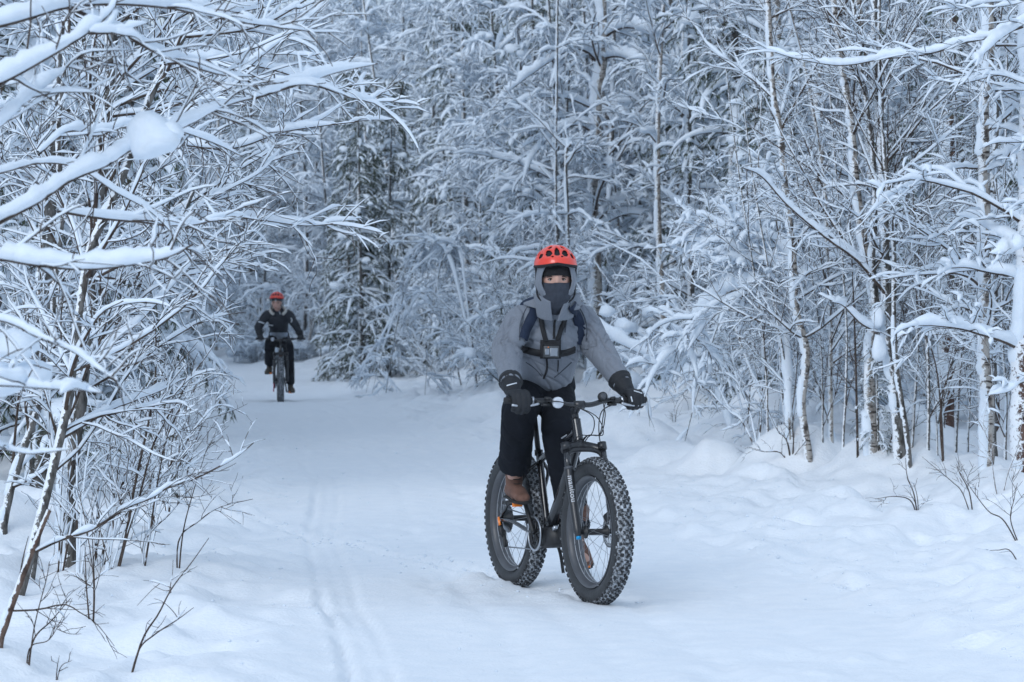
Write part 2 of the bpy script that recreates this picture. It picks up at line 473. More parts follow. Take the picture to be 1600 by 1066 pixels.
def snow_on(g, P, R, T0, rng, S=5, ref=(0, 0, 1), wide=1.0, gaps=0.15, hpow=0.8, lump=0.9, side=None):
    """a ridge of snow lying along the upper side of B polylines; T0 (B,) or scalar is its usual depth"""
    P = np.asarray(P, float); B, N, _ = P.shape
    if B == 0: return
    R = np.broadcast_to(R, (B, N))
    if CLEAR:
        m = open_view(P); T0 = np.broadcast_to(np.reshape(T0, -1), (B,))[m]; P, R = P[m], R[m]; B = len(P)
        if B == 0: return
    ref = np.asarray(ref, float); ref = ref / np.linalg.norm(ref)
    T = norm(np.gradient(P, axis=1))
    c = (T @ ref)
    U = ref - c[..., None] * T
    hf = np.linalg.norm(U, axis=-1)
    U = U / np.maximum(hf, 1e-3)[..., None]
    W = np.cross(T, U)
    n = rng.rand(B, N); n2 = rng.rand(B, max(N // 3, 2))
    xs = np.linspace(0, n2.shape[1] - 1.001, N)
    k = xs.astype(int); f = xs - k
    low = n2[:, k] * (1 - f) + n2[:, np.minimum(k + 1, n2.shape[1] - 1)] * f
    q = 0.55 * n + 0.45 * low
    t = np.broadcast_to(np.reshape(T0, (-1, 1)), (B, 1)) * np.clip(hf, 0, 1) ** hpow * (1 - lump * 0.62 + lump * q * 1.5)
    t = t * sstep(gaps - 0.08, gaps + 0.08, q) * sstep(0.12, 0.4, hf)
    e = np.minimum(np.linspace(0, 1, N) * 6 + 0.3, (1 - np.linspace(0, 1, N)) * 5)
    t = t * np.clip(e, 0, 1)
    ok = t > 0.002
    t = np.maximum(t, 1e-4)
    cpos = P + U * (0.46 * t + 0.25 * R)[..., None] + W * ((rng.rand(B, N) - 0.5) * 0.25 * t)[..., None]
    aa = np.where(ok, R * 0.55 + t * 0.50 * wide, R * 0.2)
    bb = np.where(ok, t * 0.52 + R * 0.25, R * 0.2)
    cpos = np.where(ok[..., None], cpos, P)
    a = (np.arange(S) + 0.5) * 2 * math.pi / S - math.pi / 2
    V = cpos[:, :, None] + (aa[:, :, None] * np.cos(a))[..., None] * W[:, :, None] + (bb[:, :, None] * np.sin(a))[..., None] * U[:, :, None]
    ring(g, V, B, N, S)

def grow(rng, P0, D0, L, N, wander=0.25, droop=0.3, up=0.0, bow=None):
    """B curved polylines from points P0 in directions D0"""
    B = len(P0)
    D = norm(np.asarray(D0, float)).copy()
    P = np.zeros((B, N, 3)); P[:, 0] = P0
    st = np.asarray(L, float).reshape(-1, 1) / (N - 1)
    w = rng.randn(B, 3) * wander * 0.5
    for i in range(1, N):
        P[:, i] = P[:, i - 1] + D * st
        w = 0.35 * w + rng.randn(B, 3) * wander * 0.42
        g = -droop * (i / N) + up * (1 - i / N)
        D = norm(D + w / math.sqrt(N) * 1.6 + np.array([0, 0, 1.0]) * g / N * 2.2)
    return P

def kids(rng, P, R, n, t0=0.15, t1=0.95, ang=50, sd=12, flat=0.0, upb=0.0):
    """n side shoots on each of B polylines: start, direction, radius there, position along the parent"""
    B, N, _ = P.shape
    t = np.sort(rng.uniform(t0, t1, (B, n)), axis=1)
    x = t * (N - 1); k = np.clip(x.astype(int), 0, N - 2); f = (x - k)[..., None]
    bi = np.arange(B)[:, None]
    p = P[bi, k] * (1 - f) + P[bi, k + 1] * f
    T = norm(P[bi, k + 1] - P[bi, k])
    r = R[bi, k] * (1 - f[..., 0]) + R[bi, k + 1] * f[..., 0]
    rnd = rng.randn(B, n, 3)
    rnd[..., 2] = rnd[..., 2] * (1 - flat) + upb
    perp = norm(rnd - (rnd * T).sum(-1, keepdims=True) * T)
    a = np.radians(ang + sd * rng.randn(B, n))[..., None]
    D = T * np.cos(a) + perp * np.sin(a)
    return p.reshape(-1, 3), D.reshape(-1, 3), r.ravel(), t.ravel()

def taper(r0, N, tip=0.35):
    r0 = np.asarray(r0, float).reshape(-1, 1)
    return r0 * (1 - (1 - tip) * np.linspace(0, 1, N)[None])

def resample(pts, N):
    pts = np.asarray(pts, float)
    # Catmull-Rom through the given points
    q = np.vstack([2 * pts[0] - pts[1], pts, 2 * pts[-1] - pts[-2]])
    u = np.linspace(0, len(pts) - 1 - 1e-6, N); k = u.astype(int); f = (u - k)[:, None]
    p0, p1, p2, p3 = q[k], q[k + 1], q[k + 2], q[k + 3]
    return 0.5 * (2 * p1 + (p2 - p0) * f + (2 * p0 - 5 * p1 + 4 * p2 - p3) * f ** 2 + (3 * p1 - p0 - 3 * p2 + p3) * f ** 3)

_ico = None
def clumps(g, C, S, rng):
    """rounded pillows of snow, centres C (n,3), half sizes S (n,3)"""
    global _ico
    if _ico is None:
        bm = bmesh.new(); bmesh.ops.create_icosphere(bm, subdivisions=2, radius=1)
        bm.verts.ensure_lookup_table()
        _ico = (np.array([v.co[:] for v in bm.verts]), np.array([[v.index for v in f.verts] for f in bm.faces]))
        bm.free()
    v, f = _ico
    C = np.asarray(C, float).reshape(-1, 3); S = np.asarray(S, float).reshape(-1, 3)
    n = len(C)
    if not n: return
    d = 1 + 0.22 * np.sin(v[None, :, 0] * 2.3 + rng.rand(n, 1) * 6) * np.sin(v[None, :, 1] * 2.9 + rng.rand(n, 1) * 6) \
        + 0.12 * np.sin(v[None, :, 2] * 4.3 + v[None, :, 0] * 3.1 + rng.rand(n, 1) * 6)
    a = rng.rand(n) * 6.28
    ca, sa = np.cos(a)[:, None], np.sin(a)[:, None]
    X = v[None] * d[..., None] * S[:, None]
    X[..., 2] = np.where(X[..., 2] < 0, X[..., 2] * 0.6, X[..., 2])
    Y = np.stack([X[..., 0] * ca - X[..., 1] * sa, X[..., 0] * sa + X[..., 1] * ca, X[..., 2]], -1) + C[:, None]
    F = (f[None] + (np.arange(n) * len(v))[:, None, None]).reshape(-1, 3)
    g.add(Y.reshape(-1, 3), F)

def blades(g, P, rng, n, ln, wd, spread=0.9, hang=0.0):
    """needles: thin pointed faces along B polylines"""
    B, N, _ = P.shape
    if B == 0: return
    t = rng.uniform(0.05, 1, (B, n)) * (N - 1) * 0.999
    k = t.astype(int); f = (t - k)[..., None]
    bi = np.arange(B)[:, None]
    p = P[bi, k] * (1 - f) + P[bi, k + 1] * f
    T = norm(P[bi, k + 1] - P[bi, k])
    r = rng.randn(B, n, 3)
    D = norm(T * 0.75 + norm(r) * spread + np.array([0, 0, -hang]))
    Lg = ln * rng.uniform(0.6, 1.3, (B, n, 1))
    sd_ = norm(np.cross(D, rng.randn(B, n, 3))) * wd * 0.5
    V = np.stack([p - sd_, p + sd_, p + D * Lg], 2).reshape(-1, 3)
    g.add(V, np.arange(len(V)).reshape(-1, 3))

def plaster(g, P, R, rng, amt=0.5, gaps=0.42, wind=(-0.93, -0.28, 0.22)):
    """snow blown against one side of upright stems, in uneven patches"""
    P = np.asarray(P, float); B0, N0, _ = P.shape
    if B0 == 1 and N0 < 260:
        ln = np.linalg.norm(np.diff(P[0], axis=0), axis=1).sum()
        N = int(np.clip(ln / 0.028, N0, 260))
        P = resample(P[0], N)[None]; R = np.interp(np.linspace(0, 1, N), np.linspace(0, 1, N0), np.broadcast_to(R, (1, N0))[0])[None]
    B, N, _ = P.shape
    wind = np.asarray(wind) / np.linalg.norm(wind)
    T = norm(np.gradient(P, axis=1))
    U = norm(wind - (T @ wind)[..., None] * T)
    W = np.cross(T, U)
    def sn(st):
        m = max(N // st + 2, 3); v = rng.rand(B, m); x = np.linspace(0, m - 1.001, N); k = x.astype(int); f = x - k
        f = f * f * (3 - 2 * f)
        return v[:, k] * (1 - f) + v[:, k + 1] * f
    q = 0.45 * sn(11) + 0.33 * sn(4) + 0.22 * rng.rand(B, N)
    on_ = sstep(gaps - 0.06, gaps + 0.07, q)
    t = R * amt * (0.25 + 1.5 * q) * on_
    aa = R * (0.25 + 0.62 * on_) * (0.85 + 0.3 * sn(5)); bb = R * 0.3 * on_ + t
    cp = P + U * (R * 0.55 * on_)[..., None] + W * (R * 0.5 * (sn(7) - 0.5))[..., None]
    a = np.arange(7) * 2 * math.pi / 7
    V = cp[:, :, None] + (aa[:, :, None] * np.cos(a))[..., None] * W[:, :, None] + (bb[:, :, None] * np.sin(a))[..., None] * U[:, :, None]
    ring(g, V, B, N, 7)

def twigs(rng, wood, snow, P, R, n2, l2, n3, l3, ang=48, droop=0.35, snow2=0.022, snow3=0.016, N2=7, N3=4, flat=0.5, wander=0.42, rmin=0.0024, gaps=0.2, r2=None, wide=1.0, t0=0.12, upb=0.0, taperlen=0.55, s3=4, s2=4):
    """two orders of side shoots with the snow that lies on them"""
    p, D, r, t = kids(rng, P, R, n2, t0, 0.98, ang, 14, flat, upb)
    L = l2 * rng.uniform(0.5, 1.25, len(p)) * (1 - taperlen * t)
    P2 = grow(rng, p, D, L, N2, wander, droop)
    rr = np.clip(r * 0.55, rmin * 1.4, None) if r2 is None else np.full(len(p), r2)
    R2 = taper(np.minimum(rr, 0.004 + 0.008 * L), N2, 0.4)
    tubes(wood, P2, R2, 3)
    snow_on(snow, P2, R2, snow2 * rng.uniform(0.5, 1.4, len(p)), rng, s2, gaps=gaps, wide=wide)
    if n3:
        p, D, r, t = kids(rng, P2, R2, n3, 0.15, 0.98, ang, 16, flat, upb)
        L = l3 * rng.uniform(0.4, 1.3, len(p)) * (1 - 0.4 * t)
        P3 = grow(rng, p, D, L, N3, wander, droop)
        R3 = taper(np.full(len(p), rmin), N3, 0.6)
        tubes(wood, P3, R3, 3)
        kp = rng.rand(len(p)) < 0.74            # the rest are bare
        snow_on(snow, P3[kp], R3[kp], snow3 * rng.uniform(0.5, 1.5, kp.sum()), rng, s3, gaps=gaps + 0.04, wide=wide)
        return P2, R2, P3
    return P2, R2, None

# ------------------------------------------------------------------ trees used many times
def proto_meshes(kind, seed):
    """returns [(part name, mesh)] for one tree of the kind, standing at the origin"""
    rng = np.random.RandomState(seed)
    tr, ts, wood, snow, ndl = Geo(), Geo(), Geo(), Geo(), Geo()
    bark = M['grey_bark']
    if kind in ('birch', 'alder', 'weeping'):
        H = rng.uniform(8.5, 11)
        lean = rng.randn(2) * 0.035
        z = np.linspace(-0.3, H, 22)
        TP = np.stack([lean[0] * z + 0.10 * np.sin(z * 0.6 + rng.rand() * 6), lean[1] * z + 0.10 * np.sin(z * 0.5 + rng.rand() * 6), z], -1)[None]
        r0 = {'birch': rng.uniform(0.05, 0.085), 'alder': rng.uniform(0.035, 0.055), 'weeping': rng.uniform(0.04, 0.07)}[kind]
        TR = taper([r0], 22, 0.22)
        tubes(tr, TP, TR, 8)
        TPf = resample(TP[0], 70)[None]; TRf = np.interp(np.linspace(0, 21, 70), np.arange(22), TR[0])[None]
        plaster(ts, TPf, TRf, rng, 0.5, 0.42)
        bark = M['birch'] if kind == 'birch' else M['grey_bark']
        nl = {'birch': 26, 'alder': 24, 'weeping': 30}[kind]
        p, D, r, t = kids(rng, TP, TR, nl, 0.10, 0.97, {'birch': 58, 'alder': 44, 'weeping': 62}[kind], 12)
        Ll = {'birch': 1.7, 'alder': 1.5, 'weeping': 1.9}[kind] * rng.uniform(0.5, 1.2, nl) * (1 - 0.45 * t)
        LP = grow(rng, p, D, Ll, 12, 0.3, {'birch': 0.55, 'alder': 0.15, 'weeping': 1.2}[kind], 0.15)
        LR = taper(np.minimum(r * 0.42, 0.016), 12, 0.3)
        tubes(wood, LP, LR, 4)
        sl = {'birch': 0.050, 'alder': 0.040, 'weeping': 0.068}[kind]
        snow_on(snow, LP, LR, sl * rng.uniform(0.6, 1.5, nl), rng, 6, gaps=0.1, wide=1.1)
        dr = {'birch': 0.5, 'alder': 0.2, 'weeping': 1.1}[kind]
        twigs(rng, wood, snow, LP, LR, 10, 0.75, 6, 0.32, 46, dr, 0.042, 0.031, gaps=0.15, upb=0.1 if kind != 'weeping' else -0.4,
              wide={'birch': 1.0, 'alder': 0.95, 'weeping': 1.05}[kind])
        # pillows that sit where limbs fork
        m = int({'birch': 18, 'alder': 12, 'weeping': 34}[kind])
        bi = rng.randint(0, nl, m); ki = rng.randint(2, 9, m)
        s = rng.uniform(0.04, 0.11, m)
        clumps(snow, LP[bi, ki] + np.array([0, 0, 0.02]), np.stack([s * rng.uniform(1, 1.8, m), s * 0.8, s * rng.uniform(0.7, 1.1, m)], -1), rng)
    elif kind == 'sapling':
        ns = rng.randint(3, 6)
        H = rng.uniform(1.8, 3.6)
        P0 = np.stack([rng.randn(ns) * 0.07, rng.randn(ns) * 0.07, np.full(ns, -0.15)], -1)
        D0 = np.stack([rng.randn(ns) * 0.28, rng.randn(ns) * 0.28, np.ones(ns)], -1)
        TP = grow(rng, P0, D0, H * rng.uniform(0.6, 1.1, ns), 16, 0.35, 0.35, 0.1)
        TR = taper(rng.uniform(0.008, 0.018, ns), 16, 0.3)
        tubes(tr, TP, TR, 5)
        plaster(ts, TP, TR, rng, 0.8, 0.5)
        snow_on(ts, TP, TR, 0.02, rng, 5, gaps=0.4)
        p, D, r, t = kids(rng, TP, TR, 7, 0.2, 0.95, 45, 12)
        LP = grow(rng, p, D, 0.8 * rng.uniform(0.4, 1.2, len(p)) * (1 - 0.4 * t), 9, 0.4, 0.3)
        LR = taper(np.clip(r * 0.5, 0.003, 0.008), 9, 0.35)
        tubes(wood, LP, LR, 3)
        snow_on(snow, LP, LR, 0.026 * rng.uniform(0.5, 1.4, len(p)), rng, 5, gaps=0.2)
        twigs(rng, wood, snow, LP, LR, 6, 0.40, 4, 0.16, 45, 0.3, 0.018, 0.013)
    elif kind == 'bush':
        # low bush pressed into humps by the snow
        ns = 16
        a = rng.rand(ns) * 6.28
        D0 = np.stack([np.cos(a) * 0.7, np.sin(a) * 0.7, rng.uniform(0.5, 1.4, ns)], -1)
        TP = grow(rng, np.stack([np.cos(a) * 0.05, np.sin(a) * 0.05, np.full(ns, -0.1)], -1), D0, rng.uniform(0.8, 1.7, ns), 12, 0.4, 1.5, 0.2)
        TR = taper(rng.uniform(0.006, 0.011, ns), 12, 0.3)
        tubes(tr, TP, TR, 4)
        snow_on(ts, TP, TR, 0.06 * rng.uniform(0.5, 1.5, ns), rng, 6, gaps=0.15, wide=1.3)
        twigs(rng, wood, snow, TP, TR, 9, 0.5, 4, 0.2, 50, 0.8, 0.035, 0.022, wide=1.2)
        m = 9
        bi = rng.randint(0, ns, m); ki = rng.randint(3, 11, m); s = rng.uniform(0.06, 0.17, m)
        clumps(snow, TP[bi, ki], np.stack([s * 1.3, s, s * 0.75], -1), rng)
    elif kind == 'bowed':
        # young birches bent to the ground by their load
        ns = 2
        az = rng.rand() * 6.28
        TPs = []
        for k in range(ns):
            a = az + rng.randn() * 0.5
            span = rng.uniform(1.6, 3.0); top = rng.uniform(1.3, 2.4)
            u = np.linspace(0, 1, 20)
            s = span * u ** 1.25; zz = top * (1 - (1 - u / 0.62) ** 2 * np.where(u < 0.62, 1, 1.3))
            zz = np.where(u < 0.62, top * (1 - (1 - u / 0.62) ** 2), top * (1 - 1.1 * ((u - 0.62) / 0.38) ** 1.6))
            TPs.append(np.stack([np.cos(a) * s + 0.04 * np.sin(u * 9), np.sin(a) * s, zz], -1))
        TP = np.stack(TPs)
        TR = taper(rng.uniform(0.016, 0.028, ns), 20, 0.25)
        tubes(tr, TP, TR, 6)
        snow_on(ts, TP, TR, 0.075, rng, 7, gaps=0.02, wide=1.15, lump=0.6)
        p, D, r, t = kids(rng, TP, TR, 13, 0.3, 0.98, 50, 12)
        LP = grow(rng, p, D, 0.9 * rng.uniform(0.5, 1.2, len(p)), 9, 0.35, 1.5)
        LR = taper(np.clip(r * 0.4, 0.003, 0.009), 9, 0.35)
        tubes(wood, LP, LR, 4)
        snow_on(snow, LP, LR, 0.05 * rng.uniform(0.5, 1.4, len(p)), rng, 6, gaps=0.12, wide=1.2)
        twigs(rng, wood, snow, LP, LR, 7, 0.4, 4, 0.18, 48, 1.2, 0.034, 0.022, wide=1.1)
    elif kind in ('spruce', 'thickspruce'):
        tk = kind == 'thickspruce'
        H = 9.5 if tk else rng.uniform(8.5, 11)
        z = np.linspace(-0.3, H, 18)
        TP = np.stack([0.03 * z * rng.randn() * 0.4, 0.05 * np.sin(z * 0.4), z], -1)[None]
        TR = taper([rng.uniform(0.08, 0.12)], 18, 0.1)
        tubes(tr, TP, TR, 8)
        nl = 130 if tk else 74
        p, D, r, t = kids(rng, TP, TR, nl, 0.05, 0.985, 92, 8)
        Ll = (0.35 + (1.5 if tk else 1.15) * (1 - t) ** 0.75) * rng.uniform(0.75, 1.15, nl)
        LP = grow(rng, p, D, Ll, 10, 0.2, 1.5, 0.0)
        LR = taper(np.clip(r * 0.25, 0.005, 0.016), 10, 0.3)
        tubes(wood, LP, LR, 4)
        snow_on(snow, LP, LR, (0.065) * rng.uniform(0.1, 1.5, nl), rng, 6, gaps=0.30 if tk else 0.22, wide=1.7)
        p, D, r, t = kids(rng, LP, LR, 10, 0.15, 0.98, 55, 10, 0.8, -0.15)
        P2 = grow(rng, p, D, (0.60 if tk else 0.46) * rng.uniform(0.5, 1.2, len(p)) * (1 - 0.45 * t), 6, 0.25, 1.5 if tk else 1.3)
        R2 = taper(np.full(len(p), 0.004), 6, 0.5)
        tubes(wood, P2, R2, 3)
        snow_on(snow, P2, R2, 0.040 * rng.uniform(0, 1.4, len(p)), rng, 5, gaps=0.42 if tk else 0.36, wide=1.7)
        blades(ndl, P2, rng, 40 if tk else 22, 0.085 if tk else 0.075, 0.015 if tk else 0.013, 0.75, 0.55)
        blades(ndl, LP, rng, 26, 0.08, 0.014, 0.8, 0.4)
        bark = M['grey_bark']
        m = 16; bi = rng.randint(0, nl, m); ki = rng.randint(3, 9, m); s = rng.uniform(0.07, 0.15, m)
        clumps(snow, LP[bi, ki], np.stack([s * 1.2, s, s * 1.0], -1), rng)
    elif kind == 'pine':
        H = 11
        z = np.linspace(-0.3, H, 18)
        TP = np.stack([0.02 * z, 0.04 * np.sin(z * 0.5), z], -1)[None]
        TR = taper([0.13], 18, 0.4)
        tubes(tr, TP, TR, 10)
        TPf = resample(TP[0], 90)[None]; TRf = np.interp(np.linspace(0, 17, 90), np.arange(18), TR[0])[None]
        plaster(ts, TPf, TRf, rng, 0.35, 0.40)
        nl = 34
        p, D, r, t = kids(rng, TP, TR, nl, 0.18, 0.97, 78, 12)
        LP = grow(rng, p, D, 1.5 * rng.uniform(0.5, 1.2, nl), 10, 0.3, 0.9, 0.2)
        LR = taper(np.minimum(r * 0.3, 0.02), 10, 0.3)
        tubes(wood, LP, LR, 4)
        snow_on(snow, LP, LR, 0.06 * rng.uniform(0.5, 1.4, nl), rng, 6, gaps=0.12, wide=1.3)
        P2, R2, P3 = twigs(rng, wood, snow, LP, LR, 7, 0.5, 3, 0.16, 50, 0.8, 0.038, 0.032, wide=1.4)
        blades(ndl, P3, rng, 20, 0.09, 0.009, 0.9, 0.5)
        bark = M['pine_bark']
    out = [('trunk', tr.mesh('trunk', bark))]
    if ts.v: out.append(('trunk_snow', ts.mesh('trunk_snow', M['snow'])))
    out.append(('crown', wood.mesh('crown', M['twig'])))
    out.append(('crown_snow', snow.mesh('crown_snow', M['snow'])))
    if ndl.v: out.append(('needles', ndl.mesh('needles', M['needle_pine'] if kind == 'pine' else M['needle'], smooth=False)))
    return out

PROTO = {}
for kind, seeds in (('birch', (1, 2, 3)), ('alder', (11, 12)), ('weeping', (21, 22, 23)), ('spruce', (31, 32)), ('sapling', (41, 42, 43)), ('bush', (51,)), ('bowed', (61, 62)), ('pine', (71,)), ('thickspruce', (81,))):
    PROTO[kind] = [proto_meshes(kind, s) for s in seeds]

TREE_NAME = {'birch': 'birch_tree', 'alder': 'alder_tree', 'weeping': 'drooping_birch_tree', 'spruce': 'spruce_tree', 'pine': 'pine_tree', 'thickspruce': 'spruce_tree', 'sapling': 'sapling', 'bush': 'bush', 'bowed': 'bowed_birch_tree'}
TREE_CAT = {'birch': 'tree', 'alder': 'tree', 'weeping': 'tree', 'spruce': 'tree', 'pine': 'tree', 'thickspruce': 'tree', 'sapling': 'sapling', 'bush': 'bush', 'bowed': 'tree'}

def plant(kind, i, x, y, s, rz, label, group=None, tilt=(0, 0), sink=0.0):
    e = empty(TREE_NAME[kind], (x, y, gz(x, y) - sink))
    e.rotation_euler = (tilt[0], tilt[1], rz)
    e.scale = (s, s, s)
    tag(e, label, TREE_CAT[kind], group)
    for nm, me in PROTO[kind][i % len(PROTO[kind])]:
        c = link(nm, me, e)
        if nm != 'trunk': c['kind'] = 'stuff'
    return e
# ------------------------------------------------------------------ the woods on both sides of the trail
rs = np.random.RandomState(77)
LAB = {
    ('birch', 'r'): 'snow-plastered birch deep in the woods right of the trail',
    ('birch', 'l'): 'snow-plastered birch deep in the woods left of the trail',
    ('birch', 'e'): 'snow-plastered birch deep in the woods behind the bend of the trail',
    ('alder', 'r'): 'slim grey tree with snowy branches deep in the woods right of the trail',
    ('alder', 'l'): 'slim grey tree with snowy branches deep in the woods left of the trail',
    ('alder', 'e'): 'slim grey tree with snowy upright branches behind the bend of the trail',
    ('weeping', 'r'): 'tree with drooping snowy branches deep in the woods right of the trail',
    ('weeping', 'l'): 'tree with drooping snowy branches deep in the woods left of the trail',
    ('weeping', 'e'): 'tree with drooping branches thick with snow behind the bend of the trail',
    ('spruce', 'r'): 'dark spruce with sagging snowy boughs deep in the woods right of the trail',
    ('spruce', 'l'): 'dark spruce with sagging snowy boughs deep in the woods left of the trail',
    ('spruce', 'e'): 'dark green spruce with sagging snowy boughs behind the bend of the trail',
    ('sapling', 'r'): 'thin snowy sapling at the foot of the woods right of the trail',
    ('sapling', 'l'): 'thin snowy sapling at the foot of the woods left of the trail',
    ('sapling', 'e'): 'thin snowy sapling at the foot of the woods behind the bend of the trail',
    ('bowed', 'r'): 'young birch bent over in an arch by snow in the woods right of the trail',
    ('bowed', 'l'): 'young birch bent over in an arch by snow in the woods left of the trail',
    ('bowed', 'e'): 'young birch bent over in an arch by snow behind the bend of the trail',
    ('bush', 'r'): 'low bush pressed into white humps beside the right bank',
    ('bush', 'l'): 'low bush pressed into white humps beside the left bank',
    ('bush', 'e'): 'low bush pressed into white humps behind the bend of the trail',
}
SIDE = {'r': 'right of the trail', 'l': 'left of the trail', 'e': 'behind the bend of the trail'}
PLUR = {'birch': 'birches', 'alder': 'slim grey trees', 'weeping': 'drooping trees', 'spruce': 'spruces', 'sapling': 'saplings', 'bowed': 'bowed birches', 'bush': 'bushes'}
placed = []; FRONT = []
def free(x, y, r):
    return all((x - a) ** 2 + (y - b) ** 2 > r * r for a, b in placed)
def half_w(y): return 830 / FPX * y

SAMP = {}
def blocks_view(kind, i, x, y, sc, rz, tilt):
    i = i % len(PROTO[kind])
    if (kind, i) not in SAMP:
        vs = []
        for nm, me in PROTO[kind][i]:
            a = np.zeros(len(me.vertices) * 3, np.float32); me.vertices.foreach_get('co', a); vs.append(a.reshape(-1, 3)[::5])
        SAMP[(kind, i)] = np.concatenate(vs)
    v = SAMP[(kind, i)] * sc
    R_ = np.array((Matrix.Rotation(rz, 3, 'Z') @ Matrix.Rotation(tilt[1], 3, 'Y') @ Matrix.Rotation(tilt[0], 3, 'X')))
    w = v @ R_.T + np.array([x, y, gz(x, y)])
    yy = np.maximum(w[:, 1], 1); px = 800 + w[:, 0] / yy * FPX; py = HOR - (w[:, 2] - CAM_Z) / yy * FPX
    low = w[:, 2] < 2.4
    onto = low & (w[:, 0] > trail_l(w[:, 1]) + 0.25) & (w[:, 0] < trail_m(w[:, 1]) - 0.1) & (w[:, 1] < 76)
    if int(onto.sum()) > 25: return True
    return int(((px > 390) & (px < 482) & (py > 446) & (py < 640) & (yy < 47)).sum()) > 3

def scatter(n, side, kinds, probs, smin, smax, ymin, ymax, gap, szr=(0.8, 1.15), margin=1.2):
    c = 0; tries = 0
    while c < n and tries < n * 60:
        tries += 1
        y = rs.uniform(ymin, ymax)
        if side == 'r':
            x = trail_r(y) + smin + (smax - smin) * rs.rand() ** 1.2
        elif side == 'l':
            x = trail_l(y) - smin - (smax - smin) * rs.rand() ** 1.2
        else:
            x = rs.uniform(-half_w(y) - margin, half_w(y) + margin)
            if not (x > trail_r(y) + smin): continue
        if abs(x) > half_w(y) + margin: continue
        if not free(x, y, gap): continue
        k = kinds[int(np.searchsorted(np.cumsum(probs), rs.rand() * sum(probs)))]
        px = 800 + x / y * FPX
        reach = {'bowed': 2.3, 'weeping': 1.2, 'spruce': 0.9, 'birch': 0.9, 'alder': 0.8, 'sapling': 0.5, 'bush': 0.9}[k] * FPX / y
        if y < 33 and px + reach * 0.6 > 930 and px - reach * 0.6 < 1150: continue        # open bank round the bowed tree
        if y < 45 and abs(px - 935) < 45 + reach * 0.5: continue             # clear view of the plastered birch
        if y < 64 and px + reach * (0.9 if k == 'bowed' else 0.5) > 500 and px - reach * (0.9 if k == 'bowed' else 0.5) < 625: continue
        sz = rs.uniform(*szr); pi = rs.randint(0, 99); tl = (rs.randn() * 0.035, rs.randn() * 0.035)
        rz_ = rs.uniform(-0.9, 0.9) if k not in ('sapling', 'bush', 'bowed', 'spruce') else rs.uniform(0, 6.28)
        if y < 76 and blocks_view(k, pi, x, y, sz, rz_, tl): continue
        placed.append((x, y))
        o = plant(k, pi, x, y, sz, rz_, LAB[(k, side)], '%s %s' % (PLUR[k], SIDE[side]), tl)
        edge = (x - trail_r(y)) if side == 'r' else (trail_l(y) - x) if side == 'l' else y - 76
        if edge < {'r': 3.2, 'l': 3.0, 'e': 6}[side] and abs(px - 800) < 790: FRONT.append((k, side, px, o))
        c += 1
    return c

CLEAR = True
